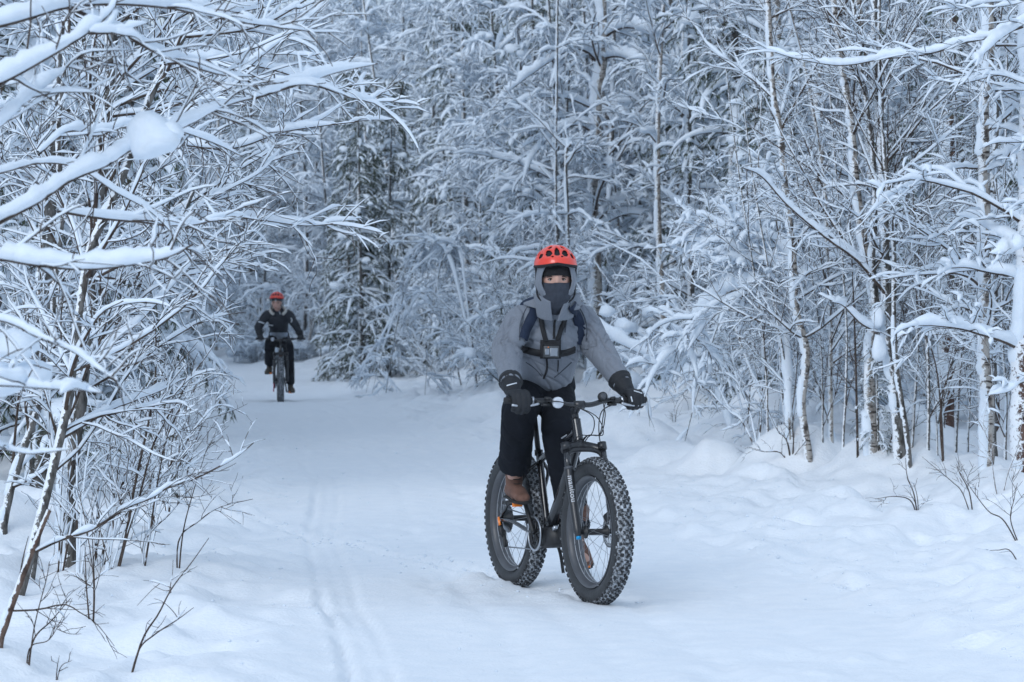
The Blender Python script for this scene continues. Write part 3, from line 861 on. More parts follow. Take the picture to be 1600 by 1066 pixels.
# ------------------------------------------------------------------ trees the photograph lets one tell apart
class Hero:
    """one tree: stems and limbs are parts, the snow lying on each is a sub-part"""
    def __init__(s, name, cat, label, base, seed, block=0.6, group=None):
        s.rng = np.random.RandomState(seed)
        s.base = np.array(base, float)
        s.root = empty(name, tuple(base))
        tag(s.root, label, cat, group)
        s.stems = []
        if block: placed.append((base[0], base[1]))
    def _obj(s, nm, g, mat, parent):
        if not g.v: return None
        g.v = [v - s.base for v in g.v]
        return g.obj(nm, mat, parent)
    def path(s, px, d, dd=0.0):
        """pixels (and optional per-point depth) to 3D; dd is the change of depth from first to last point"""
        out = []
        n = len(px)
        for i, q in enumerate(px):
            out.append(wpt(q[0], q[1], d + dd * i / max(n - 1, 1)))
        return np.array(out)
    def stem(s, pts, r0, r1, mat='grey_bark', plast=0.5, gaps=0.36, N=None, sides=10, root=True, lying=0.0):
        pts = np.array(pts)
        if root:      # the foot goes down into the snow
            foot = pts[0].copy(); foot[2] = gz(foot[0], foot[1]) - 0.15
            pts = np.vstack([foot, pts]) if pts[0][2] > foot[2] + 0.02 else pts
        ln = np.linalg.norm(np.diff(pts, axis=0), axis=1).sum()
        N = N or int(np.clip(ln / 0.06, 12, 110))
        P = resample(pts, N)[None]
        P[0, :, :2] += np.stack([fbm(np.linspace(0, ln * 1.5, N), np.full(N, s.rng.rand() * 99), 5), fbm(np.linspace(0, ln * 1.5, N), np.full(N, s.rng.rand() * 99), 9)], -1) * 0.03 * min(1, r0 * 30)
        R = np.linspace(r0, r1, N)[None] * (1 + 0.10 * s.rng.randn(1, N) * 0.6)
        g = Geo(); tubes(g, P, R, sides)
        g2 = Geo()
        plaster(g2, P, R, s.rng, plast, gaps)
        if lying: snow_on(g2, P, R, lying, s.rng, 8, gaps=0.0, wide=0.9, lump=0.6)
        o = s._obj('trunk', g, M[mat], s.root)
        q = s._obj('snow', g2, M['snow'], o)
        if q: q['kind'] = 'stuff'
        s.stems.append((P, R))
        return P, R
    def limbs(s, P, R, n, L, t0=0.1, t1=0.97, ang=50, droop=0.3, snow=0.03, rmax=0.014, n2=8, l2=0.6, n3=5, l3=0.22, bias=None, snow2=0.022, snow3=0.015, wander=0.35, dr2=None, wide=1.0, rmin=0.0022, gaps=0.15):
        rng = s.rng
        p, D, r, t = kids(rng, P, R, n, t0, t1, ang, 12)
        if bias is not None: D = norm(D + np.array(bias) * rng.uniform(0.2, 1.0, (n, 1)))
        Ls = L * rng.uniform(0.5, 1.2, n) * (1 - 0.35 * t)
        for i in range(n):
            s.one_limb(grow(rng, p[i:i + 1], D[i:i + 1], Ls[i:i + 1], 14, wander, droop, 0.1), min(r[i] * 0.5, rmax), snow * rng.uniform(0.6, 1.4), n2, l2, n3, l3, snow2, snow3, droop if dr2 is None else dr2, wide, rmin, gaps)
    def one_limb(s, LP, r0, snow, n2=8, l2=0.6, n3=5, l3=0.22, snow2=0.022, snow3=0.015, dr2=0.3, wide=1.0, rmin=0.0022, gaps=0.15, mat='twig', sides=6, t0=0.1, upb=0.1, flat=0.4, name='branch'):
        rng = s.rng
        N = LP.shape[1]
        LR = taper([r0], N, 0.28)
        w, sn = Geo(), Geo()
        tubes(w, LP, LR, max(4, sides - 1))
        if snow > 0: snow_on(sn, LP, LR, snow, rng, 7 if snow > 0.025 else 6, gaps=gaps, wide=wide * 0.95, lump=0.75)
        if n2: twigs(rng, w, sn, LP, LR, n2, l2, n3, l3, 46, dr2, snow2, snow3, N2=8, rmin=rmin, wide=wide, t0=t0, upb=upb, flat=flat, gaps=gaps + 0.05, s3=4, s2=5)
        o = s._obj(name, w, M[mat], s.root)
        q = s._obj('snow', sn, M['snow'], o)
        if q: q['kind'] = 'stuff'
        return o
    def limb_px(s, px, d, dd=0.0, r0=0.012, snow=0.04, N=None, **kw):
        pts = s.path(px, d, dd)
        ln = np.linalg.norm(np.diff(pts, axis=0), axis=1).sum()
        return s.one_limb(resample(pts, N or int(np.clip(ln / 0.032, 12, 90)))[None], r0, snow, **kw)
    def clump(s, px, py, d, size):
        g = Geo(); clumps(g, [wpt(px, py, d)], [size], s.rng)
        s._obj('snow_clump', g, M['snow'], s.root)

# ---- left side
b = hit(108, 884)
h = Hero('birch_tree', 'tree', 'straight upright grey trunk with snow down its left side on the left bank', b, 101)
d = b[1]
P, R = h.stem(h.path([(108, 884), (112, 740), (122, 620), (132, 535), (139, 430), (152, 320), (161, 200), (165, 130), (174, 56), (170, -40), (168, -150)], d), 0.050, 0.030, 'grey_bark', 0.6, 0.44)
h.limbs(P, R, 20, 1.5, 0.2, 0.97, 58, 0.15, 0.024, 0.012, 9, 0.6, 5, 0.24, snow2=0.013, snow3=0.008, bias=(0.9, 0, 0.1))
h.limb_px([(150, 330), (230, 335), (300, 345), (380, 340), (470, 352), (520, 350)], d, -1.0, 0.011, 0.030, n2=12, snow2=0.015, snow3=0.010)
h.limb_px([(160, 240), (260, 225), (360, 232), (450, 205), (560, 190)], d, -0.6, 0.011, 0.035, n2=13, snow2=0.015, snow3=0.010)
h.limb_px([(139, 430), (220, 438), (290, 430), (350, 420), (400, 405)], d, -0.8, 0.009, 0.022, n2=11, l2=0.4)

b = hit(28, 935)
h = Hero('alder_tree', 'tree', 'brown trunk on the left bank slanting up to the right across the straight grey one', b, 102)
d = b[1]
P, R = h.stem(h.path([(28, 935), (62, 800), (88, 705), (112, 610), (126, 500), (140, 395), (170, 320), (200, 250), (228, 165), (262, 95), (312, 10), (345, -70)], d, 0.6), 0.025, 0.016, 'grey_bark', 0.6, 0.52)
h.limbs(P, R, 18, 1.3, 0.25, 0.97, 50, 0.1, 0.022, 0.011, 9, 0.55, 5, 0.22, snow2=0.012, snow3=0.008, bias=(0.7, 0.1, 0.1))
h.limb_px([(205, 240), (280, 190), (340, 150), (400, 95), (470, 40), (520, -10)], d, 0.5, 0.010, 0.030, n2=12, snow2=0.015, snow3=0.010)
h.limb_px([(258, 100), (330, 95), (430, 110), (540, 150), (610, 165)], d, 0.8, 0.010, 0.035, n2=12, snow2=0.015, snow3=0.010)

b = hit(6, 835)
h = Hero('alder_tree', 'tree', 'slender curved grey stem standing by the very left edge behind the brown leaning trunk', b, 103)
P, R = h.stem(h.path([(4, 835), (10, 790), (30, 719), (49, 663), (62, 621), (80, 540), (84, 440), (96, 340), (92, 200), (110, 60), (112, -60)], b[1]), 0.026, 0.012, 'grey_bark', 0.6, 0.48)
h.limbs(P, R, 14, 1.2, 0.15, 0.97, 50, 0.2, 0.022, 0.010, 8, 0.5, 5, 0.22, snow2=0.012, snow3=0.008, bias=(0.4, 0, 0))

b = hit(50, 905)
h = Hero('alder_tree', 'tree', 'second grey stem left of the straight trunk, forking low above the snow', b, 108)
P, R = h.stem(h.path([(50, 905), (66, 795), (82, 730), (98, 660), (124, 600), (134, 560), (190, 470), (260, 380), (300, 300)], b[1], 0.3), 0.022, 0.010, 'grey_bark', 0.6, 0.48)
h.limbs(P, R, 14, 1.0, 0.3, 0.97, 42, 0.1, 0.020, 0.009, 8, 0.5, 5, 0.2, snow2=0.012, snow3=0.008, bias=(0.5, 0, 0.3))

b = hit(0, 1012)
h = Hero('alder_tree', 'tree', 'reddish broken stem at the lower left corner with one long branch over snow', b, 104)
d = b[1]
P, R = h.stem(h.path([(-2, 1012), (10, 970), (28, 915), (52, 850), (75, 797)], d), 0.017, 0.010, 'red_bark', 0.6, 0.55)
h.limb_px([(55, 862), (90, 845), (132, 832), (160, 818), (200, 792), (236, 778), (270, 757), (300, 750), (345, 728), (372, 712), (396, 692)], d, 0.4, 0.0075, 0.016, n2=11, l2=0.34, n3=3, l3=0.13, snow2=0.006, snow3=0.004, gaps=0.42, rmin=0.0016)
h.limb_px([(20, 955), (60, 953), (100, 945), (125, 958), (150, 975), (178, 1010)], d, 0.0, 0.004, 0.0, n2=5, l2=0.2, n3=2, l3=0.08, snow2=0, snow3=0, rmin=0.0014)
h.limb_px([(28, 915), (36, 870), (44, 838)], d, 0, 0.004, 0, n2=0)

def twig_shrub(label, base_px, stems, seed, dd=0.0, r=0.006, snow=0.004, n2=7, l2=0.3, cat='shrub', group=None, gaps=0.5, mat='twig', n3=3, l3=0.12, s2=0.004):
    b = hit(*base_px)
    h = Hero('bare_shrub', cat, label, b, seed, 0, group)
    for q in stems:
        pts = h.path([base_px] + q, b[1], dd)
        pts[0] = b - np.array([0, 0, 0.12])
        h.one_limb(resample(pts, 22)[None], r * h.rng.uniform(0.75, 1.1), snow, n2, l2, n3, l3, s2, s2 * 0.8, 0.0, 1.0, 0.0015, gaps, mat, 5, 0.2, 0.5, 0.0, 'stem')
    return h
twig_shrub('bare twig with two long shoots leaning right at the bottom left', (192, 1060), [[(220, 1005), (247, 960), (268, 920), (300, 878), (326, 841)], [(215, 1020), (240, 993), (275, 970), (302, 950)]], 120, 0.3, 0.0045, 0, 4, 0.2, n3=1)
twig_shrub('bare dark stem with a forked side shoot standing alone right of the left thicket', (277, 893), [[(285, 837), (300, 775), (323, 701)], [(279, 845), (310, 815), (343, 793), (395, 780)]], 121, 0.1, 0.006, 0.003, 5, 0.3)
twig_shrub('long whip-like bare stem on the left bank arching up to the right', (176, 889), [[(200, 830), (218, 775), (240, 693), (278, 625), (300, 588), (330, 545), (349, 510)], [(196, 840), (210, 760), (236, 640), (244, 560), (240, 470)]], 122, 0.3, 0.009, 0.008, 9, 0.45, gaps=0.35, s2=0.009)
twig_shrub('bare branching stems just left of the lone forked stem on the left bank', (220, 893), [[(233, 840), (245, 760), (262, 680), (290, 620)], [(228, 845), (268, 800), (300, 760)]], 123, 0.4, 0.006, 0.004, 7, 0.32)
twig_shrub('small bare twig poking from the snow in the lower left corner', (40, 1042), [[(52, 985), (72, 905), (76, 880)], [(50, 1005), (80, 970), (110, 935)], [(45, 1015), (76, 1000), (100, 960)]], 124, 0.0, 0.004, 0, 4, 0.16)
twig_shrub('tiny forked twig at the bottom edge left of the trail', (84, 1064), [[(88, 1050), (92, 1025)], [(92, 1048), (112, 1032)]], 125, 0.0, 0.003, 0, 2, 0.08, n3=1, l3=0.05)
twig_shrub('upright thin bare shoots beside the foot of the straight grey trunk', (143, 976), [[(146, 930), (143, 880), (130, 800), (118, 760)], [(147, 930), (145, 870), (143, 800)], [(135, 925), (132, 850)]], 126, 0.2, 0.0045, 0, 4, 0.2)
twig_shrub('cluster of snowy upright shoots on the left bank below the leaning trunk', (152, 888), [[(165, 840), (185, 770), (205, 720), (225, 620)], [(150, 830), (165, 720), (200, 620)], [(170, 860), (200, 800), (232, 760), (262, 735)]], 127, 0.5, 0.009, 0.012, 9, 0.42, gaps=0.35, s2=0.010)
twig_shrub('dense bare bush leaning over the left edge of the trail', (232, 830), [[(250, 760), (290, 690), (330, 640), (352, 632)], [(245, 760), (262, 680), (305, 600)], [(240, 770), (248, 690), (252, 600), (240, 520)], [(245, 780), (285, 730), (335, 690)]], 128, 0.6, 0.008, 0.010, 11, 0.5, gaps=0.38, s2=0.008)
SHOOTS = []
for i, (bp, up) in enumerate((((205, 820), (222, 560)), ((262, 800), (262, 560)), ((120, 905), (150, 640)), ((250, 790), (300, 590)), ((90, 900), (130, 640)), ((280, 770), (318, 560)), ((180, 850), (190, 590)), ((230, 850), (270, 640)), ((160, 900), (222, 700)))):
    mx, my = (bp[0] + up[0]) / 2, (bp[1] + up[1]) / 2
    SHOOTS.append((bp[0], twig_shrub('thin twiggy shoot with a little snow in the thicket along the left bank', bp, [[(mx - 6, my), up], [(mx + 12, my + 10), (up[0] + 45, up[1] + 40)], [(mx - 15, my), (up[0] - 30, up[1] + 30)]], 140 + i, 0.5, 0.007, 0.009, 10, 0.42, group='twiggy shoots on the left bank', gaps=0.35, s2=0.009).root))
for n_, (px_, o) in enumerate(sorted(SHOOTS, key=lambda q: q[0])):
    o['label'] = 'thin twiggy shoot with little snow on the left bank, %s from the left' % ('first', 'second', 'third', 'fourth', 'fifth', 'sixth', 'seventh', 'eighth', 'ninth')[n_]

# big branches close to the camera: the trunk stands just outside the frame
NB = (-2.05, 8.2)
b = np.array([NB[0], NB[1], gz(*NB)])
h = Hero('birch_tree', 'tree', 'thick snow-covered branches reaching in from beyond the left edge, close and out of focus', b, 105, 0)
P, R = h.stem(np.array([[NB[0], NB[1], b[2]], [NB[0] + 0.05, 8.2, 1.5], [NB[0] - 0.05, 8.3, 3], [NB[0], 8.3, 4.5]]), 0.07, 0.03, 'birch', 0.5)
tr0 = (-470, 0)
kw = dict(n2=8, l2=0.42, n3=4, l3=0.16, snow2=0.008, snow3=0.004, gaps=0.12, sides=8, t0=0.35)
h.limb_px([(-400, 330), (-200, 235), (-80, 168), (0, 130), (60, 98), (130, 56), (172, 20), (190, -20)], 8.2, 0.3, 0.011, 0.039, **kw)
h.limb_px([(140, 52), (185, 50), (232, 36)], 8.4, 0.1, 0.006, 0.020, n2=2, l2=0.15, n3=0, gaps=0.05, sides=8)
h.limb_px([(-400, 520), (-200, 450), (-60, 380), (0, 346), (60, 314), (112, 280), (165, 258), (200, 236), (250, 214), (300, 192), (345, 168), (400, 152)], 8.2, 0.8, 0.012, 0.037, **kw)
h.limb_px([(395, 154), (440, 140), (485, 126), (530, 112), (590, 100)], 9.0, 0.3, 0.007, 0.030, n2=4, l2=0.25, n3=2, l3=0.1, gaps=0.02, sides=8)
h.limb_px([(-400, 420), (-200, 400), (-60, 398), (0, 404), (60, 414), (130, 420), (200, 414), (260, 402), (302, 382)], 8.2, 0.0, 0.0095, 0.040, **kw)
h.limb_px([(-380, 300), (-180, 260), (-60, 225), (0, 197), (34, 164), (82, 126), (110, 100)], 8.2, 0.4, 0.008, 0.033, **kw)
h.limb_px([(-380, 120), (-200, 80), (0, 40), (100, 12), (180, 6), (262, 12), (319, 24), (398, 38), (450, 42)], 8.2, 0.8, 0.010, 0.039, **kw)
h.limb_px([(110, 12), (150, 30), (188, 50), (240, 80), (285, 98), (345, 117), (398, 120)], 8.5, 0.5, 0.008, 0.023, n2=9, l2=0.4, n3=4, l3=0.16, snow2=0.008, snow3=0.004, gaps=0.12, sides=8)
h.limb_px([(-380, 470), (-150, 480), (0, 500), (56, 525), (112, 548), (150, 574), (184, 596)], 8.2, -0.4, 0.006, 0.015, n2=8, l2=0.3, n3=3, l3=0.12, snow2=0.007, snow3=0.004, gaps=0.12)
h.limb_px([(-380, 600), (-150, 600), (0, 602), (60, 606), (120, 610), (160, 614)], 8.2, -1.2, 0.0055, 0.019, n2=4, l2=0.2, n3=0, gaps=0.0, sides=8)
h.limb_px([(-380, 660), (-150, 690), (0, 702), (50, 709), (122, 700)], 8.2, -0.8, 0.0045, 0.011, n2=4, l2=0.2, n3=2, l3=0.08, gaps=0.1)
h.limb_px([(90, 330), (161, 341), (225, 347), (262, 352), (311, 350), (360, 338), (410, 345)], 9.6, 0.6, 0.007, 0.023, n2=9, l2=0.35, n3=4, l3=0.14, snow2=0.008, snow3=0.004, gaps=0.12)
h.limb_px([(60, 240), (105, 205), (150, 212), (200, 196), (262, 200), (330, 222), (380, 245)], 9.8, 0.8, 0.007, 0.024, n2=9, l2=0.4, n3=4, l3=0.16, snow2=0.008, snow3=0.004, gaps=0.12)
h.limb_px([(-300, 330), (-100, 290), (0, 270), (60, 255), (120, 262), (180, 300), (240, 335), (300, 400)], 9.0, 0.6, 0.006, 0.020, n2=9, l2=0.4, n3=4, l3=0.16, snow2=0.008, snow3=0.004, gaps=0.12)
h.clump(238, 222, 8.70, (0.078, 0.06, 0.076))
h.clump(266, 208, 8.72, (0.050, 0.04, 0.036))
h.clump(20, 545, 9.5, (0.09, 0.08, 0.05))
h.clump(40, 590, 9.6, (0.11, 0.09, 0.06))
h.clump(5, 600, 9.6, (0.08, 0.08, 0.06))

# ---- right side
b = hit(1405, 716)
d = b[1]
h = Hero('alder_tree', 'tree', 'clump of several grey stems fanning up from one foot on the right bank', b, 106)
S = []
S.append(h.stem(h.path([(1405, 716), (1398, 603), (1390, 519), (1384, 434), (1383, 395), (1380, 300), (1374, 206), (1365, 112), (1365, -30), (1366, -150)], d), 0.052, 0.020, 'grey_bark', 0.45, 0.58))
S.append(h.stem(h.path([(1360, 690), (1356, 603), (1364, 520), (1368, 470), (1350, 386), (1335, 281), (1329, 199), (1312, 94), (1299, -30), (1290, -140)], d + 0.2), 0.050, 0.020, 'birch', 0.55, 0.45))
S.append(h.stem(h.path([(1371, 490), (1364, 420), (1366, 340), (1369, 285), (1358, 180), (1346, 94), (1329, -20)], d + 0.1), 0.030, 0.014, 'grey_bark', 0.45, 0.60, root=False))
S.append(h.stem(h.path([(1420, 700), (1400, 560), (1396, 394), (1387, 300), (1378, 200), (1373, 60), (1376, -60)], d - 0.2), 0.022, 0.012, 'grey_bark', 0.45, 0.60))
for P, R in S:
    h.limbs(P, R, 5, 1.6, 0.35, 0.97, 34, 0.0, 0.010, 0.010, 7, 0.6, 4, 0.26, snow2=0.006, snow3=0.004, wander=0.15, gaps=0.4)
    h.limbs(P, R, 5, 1.5, 0.35, 0.97, 45, 0.1, 0.022, 0.012, 8, 0.6, 5, 0.26, snow2=0.013, snow3=0.009, wander=0.3)
kw = dict(n2=10, l2=0.5, n3=5, l3=0.22, snow2=0.013, snow3=0.009)
h.limb_px([(1392, 470), (1340, 408), (1290, 371), (1230, 320), (1190, 276), (1160, 262)], d, -0.8, 0.015, 0.042, **kw)
h.limb_px([(1384, 462), (1335, 398), (1285, 362), (1262, 352), (1205, 300)], d, -0.3, 0.012, 0.034, **kw)
h.limb_px([(1375, 520), (1345, 505), (1318, 478), (1300, 472)], d, -0.3, 0.012, 0.070, n2=3, l2=0.3, n3=2)
h.limb_px([(1400, 292), (1440, 228), (1480, 165), (1515, 100), (1540, 60)], d, 0.2, 0.010, 0.012, **kw)
h.limb_px([(1380, 298), (1345, 288), (1300, 290), (1270, 268), (1235, 205)], d, 0.3, 0.009, 0.024, **kw)
h.limb_px([(1368, 110), (1400, 60), (1430, 10), (1445, -40)], d, 0.2, 0.009, 0.010, **kw)
h.clump(1373, 548, d - 0.15, (0.055, 0.05, 0.14))
h.clump(1372, 500, d - 0.12, (0.05, 0.05, 0.10))

b = hit(1541, 730); d = b[1]
h = Hero('birch_tree', 'tree', 'straight birch with pale bark near the right edge, beside the pine', b, 107)
P, R = h.stem(h.path([(1541, 730), (1540, 620), (1538, 500), (1537, 400), (1538, 300), (1540, 200), (1543, 90), (1545, -20), (1546, -150)], d), 0.050, 0.036, 'birch', 0.5, 0.42)
h.limbs(P, R, 18, 1.3, 0.25, 0.97, 66, 0.35, 0.024, 0.012, 9, 0.55, 5, 0.24, snow2=0.014, snow3=0.010)
h.limb_px([(1526, 263), (1493, 263), (1455, 281), (1410, 296), (1380, 315), (1346, 345)], d, -1.2, 0.011, 0.036, **kw)
h.limb_px([(1540, 500), (1500, 480), (1460, 505), (1420, 560)], d, -0.5, 0.008, 0.022, **kw)
b2 = hit(1553, 724)
h = Hero('birch_tree', 'tree', 'thin darker birch close behind the straight birch near the right edge', b2, 109)
P, R = h.stem(h.path([(1553, 722), (1552, 600), (1553, 450), (1550, 300), (1556, 150), (1560, -40)], b2[1] + 0.6), 0.030, 0.020, 'grey_bark', 0.5, 0.4)
h.limbs(P, R, 12, 1.2, 0.3, 0.97, 60, 0.3, 0.022, 0.011, 9, 0.5, 5, 0.24, snow2=0.013, snow3=0.009)

b = hit(1588, 738); d = b[1]
h = Hero('pine_tree', 'tree', 'thick reddish pine trunk at the right edge, its left side plastered with snow', b, 110)
P, R = h.stem(h.path([(1600, 738), (1600, 600), (1602, 450), (1606, 300), (1610, 150), (1608, -20), (1606, -160)], d), 0.088, 0.075, 'pine_bark', 0.30, 0.40, sides=14)
h.limbs(P, R, 14, 1.3, 0.3, 0.97, 80, 0.9, 0.055, 0.016, 8, 0.5, 4, 0.2, snow2=0.03, snow3=0.026, wide=1.25)

b = np.array([3.95, 20.2, gz(3.95, 20.2)])
h = Hero('birch_tree', 'tree', 'long level snow-loaded branch reaching in from beyond the right edge near the top', b, 111, 0)
P, R = h.stem(np.array([[3.95, 20.2, b[2]], [3.9, 20.2, 2.0], [3.95, 20.3, 4.2], [3.9, 20.4, 6]]), 0.08, 0.05, 'birch', 0.5)
h.limb_px([(1740, -20), (1640, 22), (1600, 41), (1538, 60), (1500, 68), (1463, 81), (1425, 88), (1380, 92), (1331, 101), (1294, 101), (1237, 90), (1195, 78), (1150, 80)], 20.2, 0.6, 0.013, 0.044, n2=16, l2=0.5, n3=5, l3=0.2, snow2=0.014, snow3=0.01)
h.limb_px([(1740, -80), (1640, 10), (1595, 40), (1560, 62), (1530, 92), (1524, 105)], 20.2, -0.3, 0.014, 0.065, n2=5, l2=0.5, n3=4, gaps=0.0)
h.limb_px([(1740, 0), (1640, -5), (1590, 2), (1540, 5), (1490, 18)], 20.2, 0.5, 0.010, 0.045, n2=6, l2=0.5, n3=4)
h.limb_px([(1740, 330), (1650, 372), (1600, 385), (1570, 398), (1545, 396)], 20.2, -0.3, 0.012, 0.10, n2=5, l2=0.3, n3=2, gaps=0.0, snow2=0.03)
h.limb_px([(1740, 560), (1650, 590), (1600, 596), (1575, 612), (1540, 618)], 20.2, -0.3, 0.010, 0.035, n2=7, l2=0.35, n3=3, l3=0.15)
h.limb_px([(1740, 150), (1650, 140), (1600, 130), (1560, 118), (1500, 130), (1440, 120)], 20.2, 0.3, 0.010, 0.032, n2=9, l2=0.5, n3=4)

b = hit(1263, 722); d = b[1]
h = Hero('birch_tree', 'tree', 'crooked pale birch left of the fanning stems, rooted at the bank\'s edge', b, 112)
P, R = h.stem(h.path([(1263, 722), (1253, 637), (1261, 552), (1246, 498), (1238, 455), (1236, 375), (1226, 262), (1215, 187), (1207, 142), (1200, 50), (1195, -30), (1190, -130)], d), 0.036, 0.022, 'birch', 0.55, 0.42)
h.limbs(P, R, 18, 1.3, 0.25, 0.97, 52, 0.25, 0.024, 0.011, 9, 0.6, 5, 0.26, snow2=0.014, snow3=0.010)
b = hit(1298, 690)
h = Hero('birch_tree', 'tree', 'slim straight young birch between the crooked pale one and the fanning stems', b, 113)
P, R = h.stem(h.path([(1298, 688), (1297, 600), (1298, 510), (1292, 400), (1285, 280), (1262, 130), (1225, -20)], b[1]), 0.022, 0.012, 'birch', 0.55, 0.45)
h.limbs(P, R, 14, 1.2, 0.3, 0.97, 45, 0.2, 0.022, 0.009, 8, 0.5, 5, 0.24, snow2=0.013, snow3=0.009)

b = hit(1139, 669); d = b[1]
h = Hero('bowed_birch_tree', 'tree', 'young tree bent low over the right trail edge by a roll of snow', b, 114)
P, R = h.stem(h.path([(1139, 669), (1130, 641), (1115, 616), (1092, 600), (1062, 582), (1025, 562), (987, 545), (950, 525), (925, 500), (908, 485)], d, 1.2), 0.020, 0.010, 'twig', 0.3, 0.6, lying=0.115)
h.limbs(P, R, 9, 0.8, 0.1, 0.95, 50, 0.1, 0.02, 0.006, 6, 0.4, 3, 0.16, snow2=0.012, snow3=0.008, bias=(-0.4, 0, 0.4))
h.clump(976, 512, d + 1.3, (0.13, 0.12, 0.09))
h.clump(948, 488, d + 1.3, (0.10, 0.10, 0.07))
b = hit(1215, 700); d = b[1]
h = Hero('bowed_birch_tree', 'tree', 'tree arched leftward under a broad mass of snow right of the near cyclist', b, 115)
P, R = h.stem(h.path([(1232, 650), (1228, 560), (1205, 482), (1175, 452), (1140, 455), (1108, 478), (1084, 515), (1075, 545)], d, 1.5), 0.026, 0.012, 'birch', 0.4, 0.4, lying=0.12)
h.limbs(P, R, 14, 0.9, 0.25, 0.97, 50, 1.0, 0.06, 0.009, 8, 0.45, 5, 0.2, snow2=0.04, snow3=0.026, wide=1.2, dr2=1.0)
P, R = h.stem(h.path([(1236, 655), (1250, 560), (1255, 470), (1230, 400), (1190, 372), (1150, 388)], d + 0.3, 0.8), 0.024, 0.012, 'birch', 0.4, 0.4, lying=0.09)
h.limbs(P, R, 12, 0.9, 0.25, 0.97, 50, 1.0, 0.06, 0.009, 8, 0.45, 5, 0.2, snow2=0.04, snow3=0.026, wide=1.2, dr2=1.0)

kw = dict(gaps=0.5)
twig_shrub('bare dark wand with a bent top between the fanning stems and the straight birch', (1475, 722), [[(1471, 650), (1462, 570), (1440, 500), (1430, 450)], [(1470, 640), (1490, 560), (1520, 500)]], 150, 0.2, 0.008, 0.006, 6, 0.4)
twig_shrub('thin dark sapling close left of the fanning stems', (1341, 714), [[(1338, 600), (1335, 500), (1332, 430), (1328, 340)]], 151, 0.0, 0.010, 0.008, 9, 0.4)
twig_shrub('small bare twig spreading left from the snow below the fanning stems', (1436, 800), [[(1429, 775), (1418, 745), (1415, 716)], [(1425, 785), (1400, 776), (1368, 780)], [(1434, 780), (1428, 756)]], 152, 0, 0.005, 0, 3, 0.15)
twig_shrub('low bare twig arching up to the left beneath the straight birch', (1523, 797), [[(1505, 772), (1488, 753), (1460, 730), (1441, 714)], [(1515, 770), (1500, 740), (1495, 725)]], 153, 0, 0.005, 0, 4, 0.2)
twig_shrub('long bare twig at the right edge lying over the bank', (1602, 842), [[(1570, 815), (1546, 800), (1523, 771), (1500, 738)], [(1580, 815), (1585, 780), (1590, 755)]], 154, 0, 0.005, 0, 5, 0.25)
twig_shrub('nearly level bare twig low on the right edge above the trail', (1604, 872), [[(1580, 862), (1560, 860), (1541, 861)]], 155, 0, 0.004, 0, 2, 0.12, n3=0)
twig_shrub('brown twigs in front of the pine trunk at the right edge', (1562, 770), [[(1552, 740), (1548, 700), (1530, 660), (1500, 625)], [(1575, 740), (1590, 700), (1600, 640)]], 156, 0, 0.006, 0.004, 6, 0.3, mat='red_bark')
twig_shrub('low dark twigs half buried beside the foot of the crooked pale birch', (1237, 712), [[(1230, 690), (1215, 672), (1200, 640)], [(1220, 708), (1195, 706), (1175, 702)], [(1240, 690), (1238, 660)]], 157, 0, 0.008, 0.010, 5, 0.3)
twig_shrub('snowy forked shoots behind the bowed tree on the right bank', (1185, 690), [[(1170, 640), (1150, 590), (1140, 520)], [(1190, 640), (1192, 560), (1184, 470)], [(1160, 660), (1140, 640), (1120, 600)]], 158, 0.6, 0.010, 0.018, 8, 0.4, s2=0.016, gaps=0.3)
twig_shrub('thin stalks standing in the snow by the foot of the bowed tree', (1054, 660), [[(1050, 650), (1047, 645)], [(1058, 640), (1070, 620)]], 159, 0, 0.004, 0, 2, 0.1)
twig_shrub('dark shoots fanning beside the foot of the fanning stems', (1385, 712), [[(1370, 680), (1355, 640), (1345, 600)], [(1395, 680), (1420, 640), (1440, 600)], [(1400, 690), (1440, 660), (1470, 640)]], 160, 0.2, 0.008, 0.008, 7, 0.35, gaps=0.4)

RS = []
for i, (bx, by, mx, my, tx, ty, r_) in enumerate(((1318, 700, 1322, 480, 1300, 200, .012), (1425, 700, 1432, 500, 1420, 150, .013), (1450, 704, 1444, 420, 1470, 60, .015), (1492, 708, 1500, 480, 1490, 120, .016), (1512, 706, 1515, 500, 1522, 100, .011),
        (1570, 720, 1566, 500, 1572, 150, .014), (1285, 694, 1278, 500, 1240, 240, .010), (1240, 690, 1222, 540, 1180, 300, .012), (1200, 676, 1188, 500, 1150, 240, .011), (1168, 664, 1172, 480, 1188, 200, .013), (1395, 700, 1404, 520, 1440, 300, .009), (1465, 712, 1455, 600, 1430, 480, .008))):
    q = hit(bx, by)
    h = Hero('young_birch_tree', 'tree', 'thin upright young birch', q, 170 + i, 0, 'thin young birches on the right bank')
    P, R = h.stem(h.path([(bx, by), ((bx + mx) / 2 + 3, (by + my) / 2), (mx, my), (tx, ty), (tx + (tx - mx) * 0.5, ty - 160)], q[1], 0.4), r_, r_ * 0.5, 'grey_bark', 0.45, 0.56 if i % 2 else 0.75)
    h.limbs(P, R, 8, 1.0, 0.25, 0.97, 40, 0.1, 0.018 if i % 2 else 0.008, 0.008, 7, 0.5, 4, 0.22, snow2=0.012 if i % 2 else 0.006, snow3=0.008 if i % 2 else 0.004, wander=0.2, gaps=0.15 if i % 2 else 0.4)
    RS.append((bx, h.root))
for n_, (px_, o) in enumerate(sorted(RS, key=lambda q: q[0])):
    o['label'] = 'thin upright young birch on the right bank, %s from the left of twelve' % ('first', 'second', 'third', 'fourth', 'fifth', 'sixth', 'seventh', 'eighth', 'ninth', 'tenth', 'eleventh', 'twelfth')[n_]

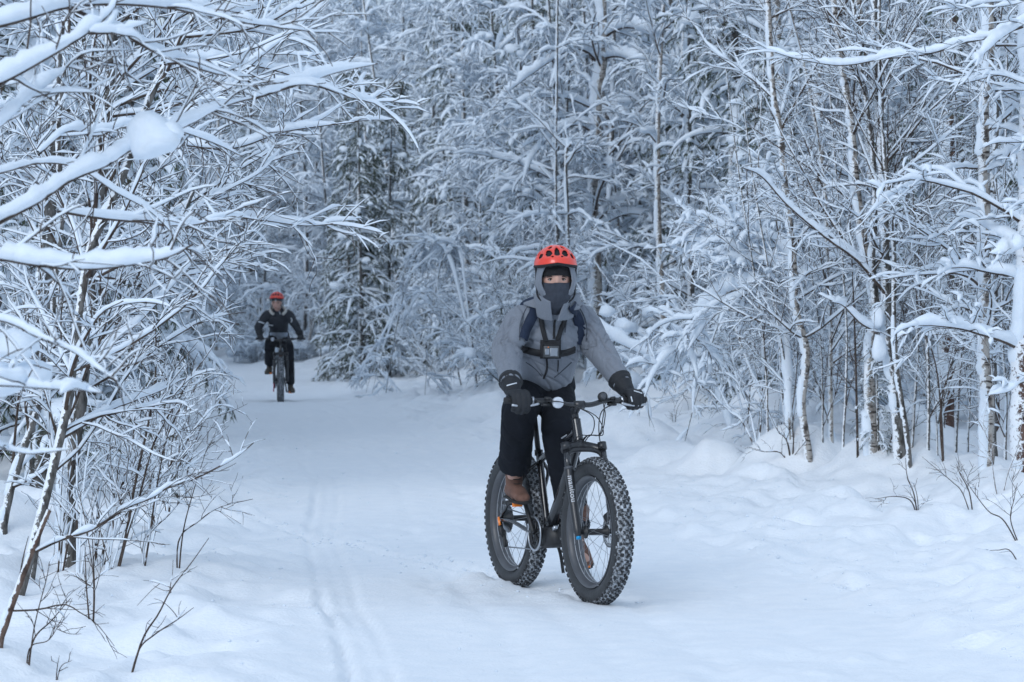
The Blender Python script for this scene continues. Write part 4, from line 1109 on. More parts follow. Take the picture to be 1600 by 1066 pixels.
# ---- by the far edge, left to right
b = hit(1100, 640)
d = 44.0
h = Hero('birch_tree', 'tree', 'tall birch trunk white with plastered snow above the near cyclist', np.array([wpt(930, 500, d)[0], d, gz(wpt(930, 500, d)[0], d)]), 116)
x0 = h.base[0]
P, R = h.stem(h.path([(933, 600), (930, 430), (926, 300), (931, 200), (939, 100), (942, -20), (944, -160)], d), 0.095, 0.06, 'birch', 0.8, 0.30, N=110)
h.limbs(P, R, 13, 1.8, 0.2, 0.97, 70, 0.7, 0.07, 0.022, 9, 0.8, 5, 0.34, snow2=0.038, snow3=0.026, wide=1.15, dr2=1.0, rmin=0.004)
kw = dict(n2=8, l2=0.8, n3=5, l3=0.32, snow2=0.05, snow3=0.034, wide=1.1, dr2=1.0, rmin=0.004, gaps=0.05)
h.limb_px([(942, 158), (965, 175), (995, 203), (1025, 229), (1056, 252), (1066, 275)], d, -0.8, 0.03, 0.16, **kw)
h.limb_px([(940, 92), (965, 88), (990, 98), (1017, 128), (1040, 150), (1058, 172)], d, -0.8, 0.03, 0.15, **kw)
h.limb_px([(934, 98), (915, 80), (890, 78), (856, 98), (800, 139), (770, 170)], d, -0.8, 0.03, 0.13, **kw)
h.limb_px([(942, 60), (965, 46), (991, 44), (1030, 62), (1062, 79), (1110, 92), (1180, 97)], d, -0.8, 0.03, 0.14, **kw)
h.limb_px([(932, 210), (900, 195), (860, 215), (830, 250), (815, 290)], d, -0.8, 0.025, 0.11, **kw)
h.limb_px([(930, 350), (960, 320), (1000, 310), (1040, 330)], d, -0.8, 0.02, 0.10, **kw)
h.clump(1012, 40, d - 0.6, (0.2, 0.18, 0.2)); h.clump(975, 160, d - 0.6, (0.12, 0.1, 0.1))
for nm, x, yb, lab, rr, sd_ in (('alder_tree', 869, 560, 'straight dark thin trunk left of the plastered birch above the near cyclist', 0.026, 117),
                               ('alder_tree', 885, 560, 'shorter dark thin trunk between the plastered birch and its straight dark neighbour', 0.035, 118),
                               ('birch_tree', 1075, 560, 'dark-barked trunk right of the plastered birch, half hidden by drooping branches', 0.06, 119)):
    dd_ = {117: 43, 118: 42.5, 119: 40}[sd_]
    p = wpt(x, 500, dd_)
    h = Hero(nm, 'tree', lab, np.array([p[0], dd_, gz(p[0], dd_)]), sd_)
    top = -120 if sd_ != 118 else 225
    P, R = h.stem(h.path([(x + 4, 600), (x + 2, 400), (x - 1, 250), (x + (3 if sd_ != 118 else 6), top)], dd_), rr, rr * 0.6, 'grey_bark', 0.5, 0.42)
    h.limbs(P, R, 12, 1.3, 0.35, 0.97, 65, 0.7, 0.05, 0.016, 8, 0.6, 5, 0.26, snow2=0.035, snow3=0.024, rmin=0.003)
CLEAR = False
# dark spruce by the inside of the bend and its neighbours
def put(kind, i, px, py, s, rz, label, group=None, d=None):
    if d is None: q = hit(px, py)
    else: q = np.array([wpt(px, HOR, d)[0], d, 0])
    placed.append((q[0], q[1]))
    return plant(kind, i, q[0], q[1], s, rz, label, group)
put('thickspruce', 0, 566, 594, 0.66, 0.4, 'dark green spruce hung with snow where the trail bends, its boughs touching the ground')
put('thickspruce', 0, 545, 588, 0.52, 1.9, 'smaller dark spruce close left of the big spruce at the bend')
put('thickspruce', 0, 606, 588, 0.64, 2.6, 'spruce with bare lower trunk close right of the big spruce at the bend')
put('bowed', 1, 720, 602, 0.8, 2.9, 'arched birch laden with snow left of the near cyclist\'s shoulder')
put('bowed', 2, 745, 606, 1.0, 3.3, 'drooping young birch nearest the near cyclist\'s right arm')
put('pine', 0, 1475, HOR, 0.75, 0.3, 'young pine with green needle tufts behind the level snowy branch at upper right', d=28.3)
put('pine', 1, 1545, HOR, 0.8, 1.3, 'young pine with dark tufts just behind the straight birch near the right edge', d=27.5)
put('thickspruce', 0, 1120, HOR, 0.95, 1.3, 'dark spruce standing behind the tree arched under snow on the right', d=46)
put('thickspruce', 0, 760, HOR, 1.1, 2.3, 'tall dark spruce above and behind the near cyclist', d=68)
put('spruce', 0, 1372, 706, 0.16, 0.4, 'knee-high young spruce buried in snow at the foot of the fanning stems')

TREES = ('birch', 'alder', 'weeping', 'spruce')
# thicket closing the view behind the distant cyclist
CLOSE = []
for i, (px_, d_, k_) in enumerate(((300, 86, 'spruce'), (335, 90, 'weeping'), (362, 84, 'birch'), (392, 92, 'spruce'), (412, 87, 'weeping'), (436, 83, 'alder'), (455, 90, 'spruce'), (476, 84, 'weeping'), (498, 88, 'birch'), (520, 80, 'weeping'), (380, 98, 'spruce'), (425, 99, 'spruce'), (465, 100, 'spruce'), (345, 99, 'spruce'), (478, 80, 'bowed'), (500, 79, 'bowed'), (400, 81, 'bush'), (440, 81, 'bush'), (468, 80, 'bush'), (375, 82, 'bowed'))):
    CLOSE.append((k_, px_, put(k_, i, px_, HOR, 1.05, 0.5 * i, 'x', 'trees behind the distant cyclist', d=d_)))
for kk in ('spruce', 'weeping', 'birch', 'alder', 'bowed', 'bush'):
    for n_, (q_, o_) in enumerate(sorted([(c_[1], c_[2]) for c_ in CLOSE if c_[0] == kk], key=lambda t_: t_[0])):
        o_['label'] = {'spruce': 'dark snowy spruce', 'weeping': 'drooping snowy tree', 'birch': 'snow-plastered birch', 'alder': 'slim grey snowy tree', 'bowed': 'snow-arched young birch', 'bush': 'low snowy bush'}[kk] \
            + ' behind the distant cyclist, %s from the left there' % ('first', 'second', 'third', 'fourth', 'fifth', 'sixth', 'seventh', 'eighth')[n_]
n1 = scatter(120, 'r', TREES, (3, 2, 6, 2.4), 1.6, 12, 27, 78, 0.7)
n2 = scatter(85, 'l', TREES, (2, 5, 3, 2.5), 1.4, 12, 21, 85, 0.65)
n3 = scatter(140, 'e', TREES, (3, 2, 6, 3.5), 0.8, 0, 76, 118, 0.8, (0.9, 1.3))
n3 += scatter(60, 'e', TREES, (2, 3, 3, 5.0), 0.8, 0, 112, 150, 0.9, (1.1, 1.5))
n4 = scatter(75, 'r', ('sapling', 'bowed', 'bush'), (4, 2, 2), 0.8, 5.5, 26, 74, 0.42)
n5 = scatter(60, 'l', ('sapling', 'bowed', 'bush'), (5, 1.2, 1), 0.5, 5.0, 24, 80, 0.42)
n6 = scatter(40, 'e', ('sapling', 'bowed', 'bush'), (3, 3, 2), 0.5, 0, 76, 92, 0.55)
print('scatter', n1, n2, n3, n4, n5, n6)

# the ones in the front rows are told apart by their order along the edge of the wood
ORD = ['first', 'second', 'third', 'fourth', 'fifth', 'sixth', 'seventh', 'eighth', 'ninth', 'tenth', 'eleventh', 'twelfth', 'thirteenth', 'fourteenth', 'fifteenth', 'sixteenth',
       'seventeenth', 'eighteenth', 'nineteenth', 'twentieth', 'twenty-first', 'twenty-second', 'twenty-third', 'twenty-fourth', 'twenty-fifth', 'twenty-sixth', 'twenty-seventh', 'twenty-eighth']
FN = {'birch': 'snow-plastered birch', 'alder': 'slim grey snowy tree', 'weeping': 'drooping snowy tree', 'spruce': 'dark snowy spruce',
      'sapling': 'thin snowy sapling', 'bowed': 'snow-arched young birch', 'bush': 'low bush humped with snow'}
FE = {'r': 'on the right bank', 'l': 'on the left bank', 'e': 'behind the bend'}
for kk in FN:
    for sd_ in 'rle':
        fr_ = sorted([(q[2], i) for i, q in enumerate(FRONT) if q[0] == kk and q[1] == sd_])
        for n_, (px_, i) in enumerate(fr_):
            if n_ < len(ORD): FRONT[i][3]['label'] = '%s, %s from the left of those %s' % (FN[kk], ORD[n_], FE[sd_])
# ------------------------------------------------------------------ fat-tyre bicycles
M['tyre'] = plain('tyre_rubber', (0.028, 0.030, 0.033), 0.55, bump=0.2, bscale=60, var=0.25, vscale=14)
def snowy_rubber(name, thr):
    m, nt, b = new_mat(name)
    b.inputs['Roughness'].default_value = 0.7
    tc = nt.nodes.new('ShaderNodeTexCoord')
    n = nt.nodes.new('ShaderNodeTexNoise'); n.inputs['Scale'].default_value = 60; n.inputs['Detail'].default_value = 6
    n.inputs['Roughness'].default_value = 0.65
    nt.links.new(tc.outputs['Object'], n.inputs['Vector'])
    r = nt.nodes.new('ShaderNodeMapRange'); r.inputs[1].default_value = thr; r.inputs[2].default_value = thr + 0.22
    nt.links.new(n.outputs[0], r.inputs[0])
    x = nt.nodes.new('ShaderNodeMix'); x.data_type = 'RGBA'
    x.inputs[6].default_value = (0.022, 0.024, 0.027, 1); x.inputs[7].default_value = (0.60, 0.64, 0.69, 1)
    nt.links.new(r.outputs[0], x.inputs[0]); nt.links.new(x.outputs[2], b.inputs['Base Color'])
    bp = nt.nodes.new('ShaderNodeBump'); bp.inputs['Strength'].default_value = 0.6; bp.inputs['Distance'].default_value = 0.004
    nt.links.new(r.outputs[0], bp.inputs['Height']); nt.links.new(bp.outputs[0], b.inputs['Normal'])
    return m
M['tread_base'] = snowy_rubber('tread_with_packed_snow', 0.40)
M['knob'] = snowy_rubber('rubber_knobs', 0.52)
M['frame'] = plain('gloss_black_paint', (0.012, 0.013, 0.016), 0.22, coat=0.6)
M['fork'] = plain('satin_black_paint', (0.018, 0.019, 0.022), 0.38, coat=0.2)
M['dark'] = plain('black_plastic', (0.016, 0.017, 0.019), 0.5)
M['grip'] = plain('black_rubber_grip', (0.02, 0.02, 0.022), 0.8, bump=0.3, bscale=400)
M['alloy'] = plain('bare_alloy', (0.50, 0.52, 0.55), 0.32, metal=0.9)
M['steel'] = plain('steel', (0.36, 0.37, 0.39), 0.35, metal=1.0)
M['rim'] = plain('grey_rim', (0.075, 0.08, 0.09), 0.4, var=0.2, vscale=12)
M['orange'] = plain('orange_reflector', (0.95, 0.24, 0.02), 0.25, coat=0.5)
M['clear'] = plain('clear_reflector', (0.62, 0.66, 0.72), 0.18, spec=0.8, coat=0.7)
M['blue'] = plain('blue_cap', (0.0, 0.30, 0.62), 0.3)
M['decal'] = plain('pale_decal', (0.42, 0.44, 0.47), 0.35)
M['bronze'] = plain('bronze_paint', (0.16, 0.09, 0.06), 0.4)
M['pink'] = plain('magenta_anodised', (0.5, 0.03, 0.10), 0.35)

def v3(*a): return np.array(a, float)
def bar(g, pts, r, S=10, N=None, cap=True):
    pts = np.asarray(pts, float)
    N = N or (2 if len(pts) == 2 else len(pts) * 5)
    P = resample(pts, N) if len(pts) > 2 else np.linspace(pts[0], pts[1], N)
    R = np.interp(np.linspace(0, 1, N), np.linspace(0, 1, len(np.atleast_1d(r))), np.atleast_1d(r)) if np.ndim(r) else np.full(N, r)
    if cap:   # rounded-off closed ends
        T0 = norm(P[1] - P[0]); T1 = norm(P[-1] - P[-2])
        P = np.vstack([P[0] - T0 * 1e-4, P, P[-1] + T1 * 1e-4]); R = np.concatenate([[R[0] * 0.02], R, [R[-1] * 0.02]])
    B = P[None]; T = norm(np.gradient(P, axis=0))
    if cap: T[0] = T[1] = T0; T[-1] = T[-2] = T1
    m = np.abs(T).mean(0); rf = np.eye(3)[int(np.argmin(m))]
    U = norm(rf - (T @ rf)[:, None] * T); W = np.cross(T, U)
    a = np.arange(S) * 2 * math.pi / S
    V = P[:, None] + R[:, None, None] * (np.cos(a)[None, :, None] * W[:, None] + np.sin(a)[None, :, None] * U[:, None])
    ring(g, V, 1, len(P), S)

def box(g, c, ax, size, bev=0.0):
    """box with centre c, axes ax (3x3 rows) and full sizes; bev shrinks the outer faces for a softened look"""
    c = np.asarray(c, float); ax = np.asarray(ax, float); h = np.asarray(size, float) / 2
    k = 1 - bev
    pts, fs = [], []
    for z, s in ((-1, k), (-k, 1), (k, 1), (1, k)):
        for x, y in ((-1, -1), (1, -1), (1, 1), (-1, 1)):
            pts.append(c + ax[0] * h[0] * x * s + ax[1] * h[1] * y * s + ax[2] * h[2] * z)
    for l in range(3):
        for i in range(4):
            fs.append([l * 4 + i, l * 4 + (i + 1) % 4, l * 4 + 4 + (i + 1) % 4, l * 4 + 4 + i])
    fs.append([3, 2, 1, 0]); fs.append([12, 13, 14, 15])
    g.add(pts, np.array(fs))

def lathe_y(g, prof, c, S=48, a0=0, a1=2 * math.pi, closed=False):
    """turn (radius, y) pairs about the axle through c"""
    prof = np.asarray(prof, float); n = len(prof)
    a = np.linspace(a0, a1, S, endpoint=False)
    V = np.stack([c[0] + prof[None, :, 0] * np.cos(a)[:, None], np.broadcast_to(c[1] + prof[None, :, 1], (S, n)), c[2] + prof[None, :, 0] * np.sin(a)[:, None]], -1)
    i = np.arange(S * n).reshape(S, n); j = np.roll(i, -1, 0)
    if closed:
        F = np.stack([i, j, np.roll(j, -1, 1), np.roll(i, -1, 1)], -1).reshape(-1, 4)
    else:
        F = np.stack([i[:, :-1], j[:, :-1], j[:, 1:], i[:, 1:]], -1).reshape(-1, 4)
    g.add(V.reshape(-1, 3), F)

def wheel(parent, name, c, R, rng, front, rotor, hubw=0.075, spin=0.2):
    """c is the axle; children of the wheel: tyre, tread, rim, spokes, disc or sprockets"""
    hub = Geo()
    lathe_y(hub, [(0.001, -hubw), (0.012, -hubw), (0.014, -hubw * 0.9), (0.032, -hubw * 0.82), (0.032, -hubw * 0.74), (0.016, -hubw * 0.66), (0.015, 0), (0.016, hubw * 0.6), (0.032, hubw * 0.68), (0.032, hubw * 0.76), (0.014, hubw * 0.86), (0.012, hubw), (0.001, hubw)], (0, 0, 0), 24)
    w = hub.obj(name, M['dark'], parent); w.location = c
    rt, hw = 0.052, 0.050                       # tyre section half sizes
    rc = R - 0.008 - rt * 0.93
    t = Geo()
    a = np.linspace(math.radians(-58), math.radians(238), 26)
    prof = np.stack([rc + np.sin(a) * rt * 0.93, np.cos(a) * hw], -1)
    lathe_y(t, prof, (0, 0, 0), 96)
    me = t.mesh('tyre', [M['tyre'], M['tread_base']])
    fc = np.zeros(len(me.polygons) * 3); me.polygons.foreach_get('center', fc); fc = fc.reshape(-1, 3)
    rr = np.hypot(fc[:, 0], fc[:, 2])
    me.polygons.foreach_set('material_index', (rr > rc + rt * 0.50).astype(np.int32))
    link('tyre', me, w)
    # knobs
    k = Geo(); n = 62
    for row, (ang, sx, sy, hgt, off) in enumerate(((90, 0.017, 0.013, 0.009, 0), (72, 0.015, 0.011, 0.009, 0.5), (108, 0.015, 0.011, 0.009, 0.5), (54, 0.014, 0.012, 0.009, 0), (126, 0.014, 0.012, 0.009, 0), (35, 0.016, 0.012, 0.008, 0.5), (145, 0.016, 0.012, 0.008, 0.5))):
        s = math.radians(ang)
        for i in range(n):
            th = (i + off) / n * 2 * math.pi + rng.randn() * 0.003
            er = v3(math.cos(th), 0, math.sin(th)); et = v3(-math.sin(th), 0, math.cos(th)); ey = v3(0, 1, 0)
            nrm = er * math.sin(s) + ey * math.cos(s)
            sd_ = norm(np.cross(nrm, et))
            p = er * (rc + math.sin(s) * rt * 0.93) + ey * math.cos(s) * hw
            box(k, p + nrm * hgt * 0.35, (et, sd_, nrm), (sx, sy, hgt), 0.22)
    o = k.obj('tread_knobs', M['knob'], w, smooth=False); o['kind'] = 'stuff'
    # rim with its inner well
    r0, r1, rw = rc - rt * 0.78 - 0.020, rc - rt * 0.70, 0.040
    g = Geo(); lathe_y(g, [(r1, -rw), (r1 - 0.006, -rw - 0.002), (r0 + 0.010, -rw + 0.004), (r0, -rw * 0.55), (r0 - 0.002, 0), (r0, rw * 0.55), (r0 + 0.010, rw - 0.004), (r1 - 0.006, rw + 0.002), (r1, rw)], (0, 0, 0), 96)
    g.obj('rim', M['rim'], w)
    lip = Geo()
    for s in (-1, 1):
        lathe_y(lip, [(r0 - 0.0035, s * 0.009), (r0 - 0.0035, s * 0.013)], (0, 0, 0), 96)
    lip.obj('rim_strip', M['decal'], w)
    # 32 crossed spokes
    for i in range(32):
        side = 1 if i % 2 else -1
        th = i / 32 * 2 * math.pi + spin
        lead = (0.55 if (i // 2) % 2 else -0.55)
        a1 = th + lead
        p0 = v3(0.031 * math.cos(a1), side * hubw * 0.74, 0.031 * math.sin(a1))
        p1 = v3(r0 * math.cos(th), side * 0.012, r0 * math.sin(th))
        s = Geo(); bar(s, [p0, p1], 0.0012, 4, cap=False)
        s.obj('spoke', M['steel'], w)
    if rotor:
        d = Geo(); y = hubw * 0.93; n = 36
        for i in range(n):                      # holed ring, drawn as an outer and an inner band joined by bridges
            a0_, a1_ = i / n * 2 * math.pi, (i + 1) / n * 2 * math.pi
            for (ra, rb) in ((0.072, 0.080), (0.060, 0.064)):
                q = [v3(r_ * math.cos(a_), y + yy, r_ * math.sin(a_)) for yy in (-0.001, 0.001) for r_, a_ in ((ra, a0_), (rb, a0_), (rb, a1_), (ra, a1_))]
                d.add(q, np.array([[0, 1, 2, 3], [7, 6, 5, 4], [1, 5, 6, 2], [0, 3, 7, 4]]))
            am = (a0_ + a1_) / 2; er = v3(math.cos(am), 0, math.sin(am)); et = v3(-math.sin(am), 0, math.cos(am))
            box(d, er * 0.068 + v3(0, y, 0), (er, et, v3(0, 1, 0)), (0.012, 0.004, 0.002))
        for i in range(6):
            a_ = i / 6 * 2 * math.pi
            bar(d, [v3(0.02 * math.cos(a_), y, 0.02 * math.sin(a_)), v3(0.062 * math.cos(a_ + 0.5), y, 0.062 * math.sin(a_ + 0.5))], 0.003, 5)
        d.obj('brake_disc', M['steel'], w)
    if not front:
        cs = Geo()
        for i in range(9):
            r_ = 0.075 - i * 0.0055; y = -0.046 - i * 0.0042
            n = 30
            aa = np.arange(n * 2) * math.pi / n
            rad = r_ + np.where(np.arange(n * 2) % 2, 0.002, -0.002)
            Vv = np.concatenate([np.stack([rad * np.cos(aa), np.full(n * 2, y + s), rad * np.sin(aa)], -1) for s in (-0.001, 0.001)] + [np.array([[0, y - 0.001, 0], [0, y + 0.001, 0]])])
            m = n * 2; idx_ = np.arange(m); nx = (idx_ + 1) % m
            cs.add(Vv, np.stack([idx_, nx, nx + m, idx_ + m], -1))
            cs.add(Vv, np.concatenate([np.stack([idx_, nx, np.full(m, 2 * m)], -1), np.stack([nx + m, idx_ + m, np.full(m, 2 * m + 1)], -1)]))
        cs.obj('sprockets', M['steel'], w, smooth=False)
    return w

def text_mesh(body, size):
    cu = bpy.data.curves.new('lettering', 'FONT'); cu.body = body; cu.size = size; cu.align_x = 'LEFT'
    cu.space_character = 1.08; cu.offset = size * 0.02
    o = bpy.data.objects.new('lettering', cu); COL.objects.link(o)
    bpy.context.view_layer.update()
    me = bpy.data.meshes.new_from_object(o.evaluated_get(bpy.context.evaluated_depsgraph_get()))
    bpy.data.objects.remove(o); bpy.data.curves.remove(cu)
    return me

def bicycle(label, rear, heading, seed, crank_deg, steer=0.0, accent=None, lettering=True, scale=1.0, extras=True):
    rng = np.random.RandomState(seed)
    root = empty('fat_tyre_bicycle', (rear[0], rear[1], rear[2]), math.atan2(heading[1], heading[0]))
    root.scale = (scale,) * 3
    tag(root, label, 'bicycle')
    R = 0.370; sink = 0.020
    WB = 1.07
    RA, FA, BB = v3(0, 0, R - sink), v3(WB, 0, R - sink), v3(0.44, 0, 0.300)
    ha = math.radians(69)
    ax = v3(-math.cos(ha), 0, math.sin(ha)); pf = v3(math.sin(ha), 0, math.cos(ha))
    A = FA - pf * 0.05
    HB, HT = A + ax * 0.478, A + ax * 0.600
    acc = accent or M['frame']
    # frame: head tube, top, down and seat tube are parts of their own
    def part(nm, g, m, par=root, sm=True): return g.obj(nm, m, par, smooth=sm)
    g = Geo(); bar(g, [HB, HB + ax * 0.01, HT - ax * 0.01, HT], [0.027, 0.025, 0.024, 0.026], 16, N=12); fr = part('frame', g, M['frame'])
    ST = v3(0.318, 0, 0.715)
    g = Geo(); bar(g, [HT - ax * 0.045, v3(0.60, 0, 0.765), v3(0.335, 0, 0.668)], [0.020, 0.021, 0.018], 12, N=14); tt = part('top_tube', g, M['frame'], fr)
    g = Geo(); bar(g, [HB + ax * 0.035, v3(0.66, 0, 0.545), BB + v3(0.03, 0, 0.02)], [0.026, 0.031, 0.032], 12, N=14); part('down_tube', g, acc if accent else M['frame'], fr)
    g = Geo(); bar(g, [BB, ST], 0.0185, 12, N=6); part('seat_tube', g, M['frame'], fr)
    g = Geo(); lathe_y(g, [(0.001, -0.062), (0.027, -0.062), (0.027, 0.062), (0.001, 0.062)], BB, 20); part('bottom_bracket_shell', g, M['frame'], fr)
    for s in (-1, 1):
        g = Geo(); bar(g, [v3(0.335, s * 0.018, 0.655), v3(0.29, s * 0.062, 0.60), v3(0.16, s * 0.082, 0.48), RA + v3(0.008, s * 0.088, 0.01)], [0.010, 0.010, 0.009, 0.010], 8, N=20); part('seat_stay', g, M['frame'], fr)
        g = Geo(); bar(g, [BB + v3(-0.01, s * 0.05, 0), v3(0.33, s * 0.070, 0.312), v3(0.16, s * 0.086, 0.345), RA + v3(0.01, s * 0.09, -0.005)], [0.014, 0.012, 0.010, 0.011], 8, N=18); part('chain_stay', g, M['frame'], fr)
    for s in (-1, 1):                      # pale flashes along the top tube
        g = Geo(); bar(g, [v3(0.74, s * 0.0195, 0.815), v3(0.60, s * 0.0205, 0.772), v3(0.42, s * 0.0182, 0.703)], [0.0035, 0.006, 0.003], 6, N=12); part('tube_decal', g, M['decal'], tt)
    if extras:
        g = Geo(); box(g, v3(0.525, 0, 0.285), (norm(v3(1, 0, 0.12)), v3(0, 1, 0), norm(v3(-0.12, 0, 1))), (0.15, 0.095, 0.105), 0.25); part('motor_housing', g, M['dark'])
        g = Geo(); box(g, v3(0.60, -0.03, 0.335), (norm(v3(1, 0, 0.5)), v3(0, 1, 0), norm(v3(-0.5, 0, 1))), (0.045, 0.02, 0.02), 0.2); part('mounting_plate', g, M['alloy'])
        g = Geo(); bar(g, [v3(0.30, 0.075, 0.30), v3(0.33, 0.11, 0.20), v3(0.345, 0.125, 0.085)], 0.009, 8, N=10); part('kickstand', g, M['dark'])
    # wheels
    wheel(root, 'rear_wheel', RA, R, rng, False, True, 0.088, 0.1)
    # steered assembly is modelled in the frame of the steering axis
    st = math.radians(steer)
    def sr(p):
        p = np.asarray(p, float); q = p - A
        k = ax; c, s_ = math.cos(st), math.sin(st)
        return A + q * c + np.cross(np.broadcast_to(k, q.shape), q) * s_ + np.outer(q @ k, k).reshape(q.shape) * (1 - c)
    class SGeo(Geo):
        def add(s, V, F): Geo.add(s, sr(np.asarray(V, float).reshape(-1, 3)), F)
    w = wheel(root, 'front_wheel', sr(FA), R, rng, True, True, 0.075, 0.33)
    w.rotation_euler = (Matrix.Rotation(st, 3, Vector(ax))).to_euler()
    fg = SGeo()
    CR = A + ax * 0.462
    # crown: a bridge that drops from the steerer to the two legs
    for s in (-1, 1):
        bar(fg, [CR, CR + v3(0.012, s * 0.055, -0.004), CR + pf * 0.045 + v3(0, s * 0.100, -0.034)], [0.030, 0.022, 0.023], 10, N=12)
    bar(fg, [CR - ax * 0.02, CR + ax * 0.02], 0.031, 14)
    fk = part('fork', fg, M['fork'])
    for s in (-1, 1):
        o = v3(0, s * 0.100, 0)
        g = SGeo(); bar(g, [FA + o + ax * 0.30, FA + o + ax * 0.432], 0.0165, 12); part('stanchion', g, M['frame'], fk)
        g = SGeo(); bar(g, [FA + o - ax * 0.022, FA + o + ax * 0.02, FA + o + ax * 0.16, FA + o + ax * 0.305, FA + o + ax * 0.325], [0.014, 0.0225, 0.0215, 0.0235, 0.0215], 16, N=22); part('fork_leg', g, M['fork'], fk)
        g = SGeo(); bar(g, [FA + o + ax * 0.324, FA + o + ax * 0.336], 0.0225, 14); part('dust_seal', g, M['rim'], fk)
        g = SGeo(); bar(g, [FA + o + ax * 0.425, FA + o + ax * 0.462], 0.0225, 14); part('leg_cap', g, M['fork'], fk)
        g = SGeo(); bar(g, [FA + v3(0, s * 0.07, 0), FA + v3(0, s * 0.112, 0)], 0.013, 10); part('dropout', g, M['dark'], fk)
    # brace bridging the lowers behind the tyre
    g = SGeo(); bar(g, [FA + v3(0, -0.1, 0) + ax * 0.312, FA + v3(-0.02, -0.085, 0.03) + ax * 0.375, FA + v3(-0.028, 0, 0.028) + ax * 0.395, FA + v3(-0.02, 0.085, 0.03) + ax * 0.375, FA + v3(0, 0.1, 0) + ax * 0.312], 0.0115, 8, N=22); part('fork_brace', g, M['fork'], fk)
    g = SGeo(); bar(g, [FA + v3(0.0, -0.1, 0) - ax * 0.036, FA + v3(0.0, -0.1, 0) - ax * 0.016], 0.0115, 10); part('damper_cap', g, M['blue'] if extras else M['dark'], fk)
    if lettering:
        me = text_mesh('manitou', 0.036)
        n = len(me.vertices); co = np.zeros(n * 3); me.vertices.foreach_get('co', co); co = co.reshape(-1, 3)
        wid = co[:, 0].max() - co[:, 0].min(); co[:, 0] -= co[:, 0].min(); co[:, 1] -= 0.010
        co[:, 0] *= 0.135 / wid
        sl = 0.285 - co[:, 0]                      # runs down the leg
        out = norm(v3(0.93, -0.366, 0) - (v3(0.93, -0.366, 0) @ ax) * ax)
        sdv = np.cross(ax, out)
        ang = co[:, 1] / 0.0232
        cen = FA + v3(0, -0.1, 0) + sl[:, None] * ax
        P_ = cen + 0.0243 * (np.cos(ang)[:, None] * out + np.sin(ang)[:, None] * sdv)
        me.vertices.foreach_set('co', sr(P_).astype(np.float32).ravel()); me.materials.clear(); me.materials.append(M['decal']); me.update()
        link('lettering', me, fk)
    # caliper and hose on the left leg
    g = SGeo(); box(g, FA + v3(-0.035, 0.083, 0.062), (pf, v3(0, 1, 0), ax), (0.05, 0.034, 0.055), 0.25); cal = part('front_brake_caliper', g, M['dark'])
    g = SGeo(); bar(g, [FA + v3(-0.03, 0.09, 0.09), FA + ax * 0.2 + v3(0.0, 0.13, 0), FA + ax * 0.34 + v3(0.0, 0.125, 0), HB + v3(0.05, 0.09, 0.02), HT + v3(0.09, 0.10, 0.04), HT + v3(0.08, 0.19, 0.085)], 0.003, 6, N=40); part('brake_hose', g, M['dark'], cal)
    g = SGeo(); bar(g, [FA + v3(0, 0.105, 0), FA + v3(0, 0.122, 0)], 0.012, 10); bar(g, [FA + v3(0, 0.118, 0.004), FA + v3(-0.01, 0.124, 0.05)], 0.005, 8); part('axle_lever', g, M['dark'])
    # stem, bar, controls
    SP = HT + ax * 0.035
    BC = SP + pf * 0.058 + v3(0, 0, 0.022)
    g = SGeo(); bar(g, [HT + ax * 0.002, HT + ax * 0.06], 0.0185, 14); bar(g, [SP, BC], [0.018, 0.017], 10); bar(g, [BC + v3(0, -0.026, 0), BC + v3(0, 0.026, 0)], 0.0215, 14); part('stem', g, M['fork'])
    g = SGeo(); bar(g, [HT + ax * 0.058, HT + ax * 0.068], [0.018, 0.012], 12); part('top_cap', g, M['dark'])
    def bp(y):     # the bar's centre line: flat middle, slight rise, swept back ends
        a_ = abs(y); up = 0.022 * sstep(0.05, 0.16, a_); back = -0.045 * sstep(0.06, 0.40, a_)
        return BC + v3(back, y, up)
    g = SGeo(); bar(g, [bp(y) for y in np.linspace(-0.375, 0.375, 25)], 0.0135, 12, N=50); hb = part('handlebar', g, M['frame'])
    grips = {}
    for s in (-1, 1):
        g = SGeo(); bar(g, [bp(s * 0.245), bp(s * 0.31), bp(s * 0.385)], 0.0165, 12, N=8); part('grip', g, M['grip'], hb)
        g = SGeo(); bar(g, [bp(s * 0.236), bp(s * 0.246)], 0.0195, 12); part('grip_ring', g, M['alloy'], hb)
        grips[s] = (sr(bp(s * 0.315)), norm(sr(bp(s * 0.37)) - sr(bp(s * 0.26))))
        # brake lever with its body
        g = SGeo(); box(g, bp(s * 0.205) + v3(0.020, 0, -0.004), (v3(0, 1, 0), norm(v3(1, 0, -0.4)), norm(v3(0.4, 0, 1))), (0.055, 0.026, 0.020), 0.3); bl = part('lever_body', g, M['dark'])
        g = SGeo(); bar(g, [bp(s * 0.225) + v3(0.036, 0, -0.014), bp(s * 0.26) + v3(0.050, 0, -0.022), bp(s * 0.31) + v3(0.052, 0, -0.026), bp(s * 0.365) + v3(0.048, 0, -0.020)], [0.0075, 0.006, 0.0055, 0.0065], 8, N=16); part('brake_lever', g, M['alloy'], bl)
        g = SGeo(); bar(g, [bp(s * 0.19) + v3(0.02, 0, 0.012), bp(s * 0.165) + v3(0.035, 0, 0.010)], 0.009, 8); box(g, bp(s * 0.18) + v3(0.01, 0, -0.02), (v3(0, 1, 0), v3(1, 0, 0), v3(0, 0, 1)), (0.04, 0.03, 0.015), 0.3); part('gear_shifter', g, M['dark'], bl)
    # round clear reflector on the right of the stem, bell on the left
    g = SGeo(); c = bp(-0.125) + v3(0.026, 0, -0.004)
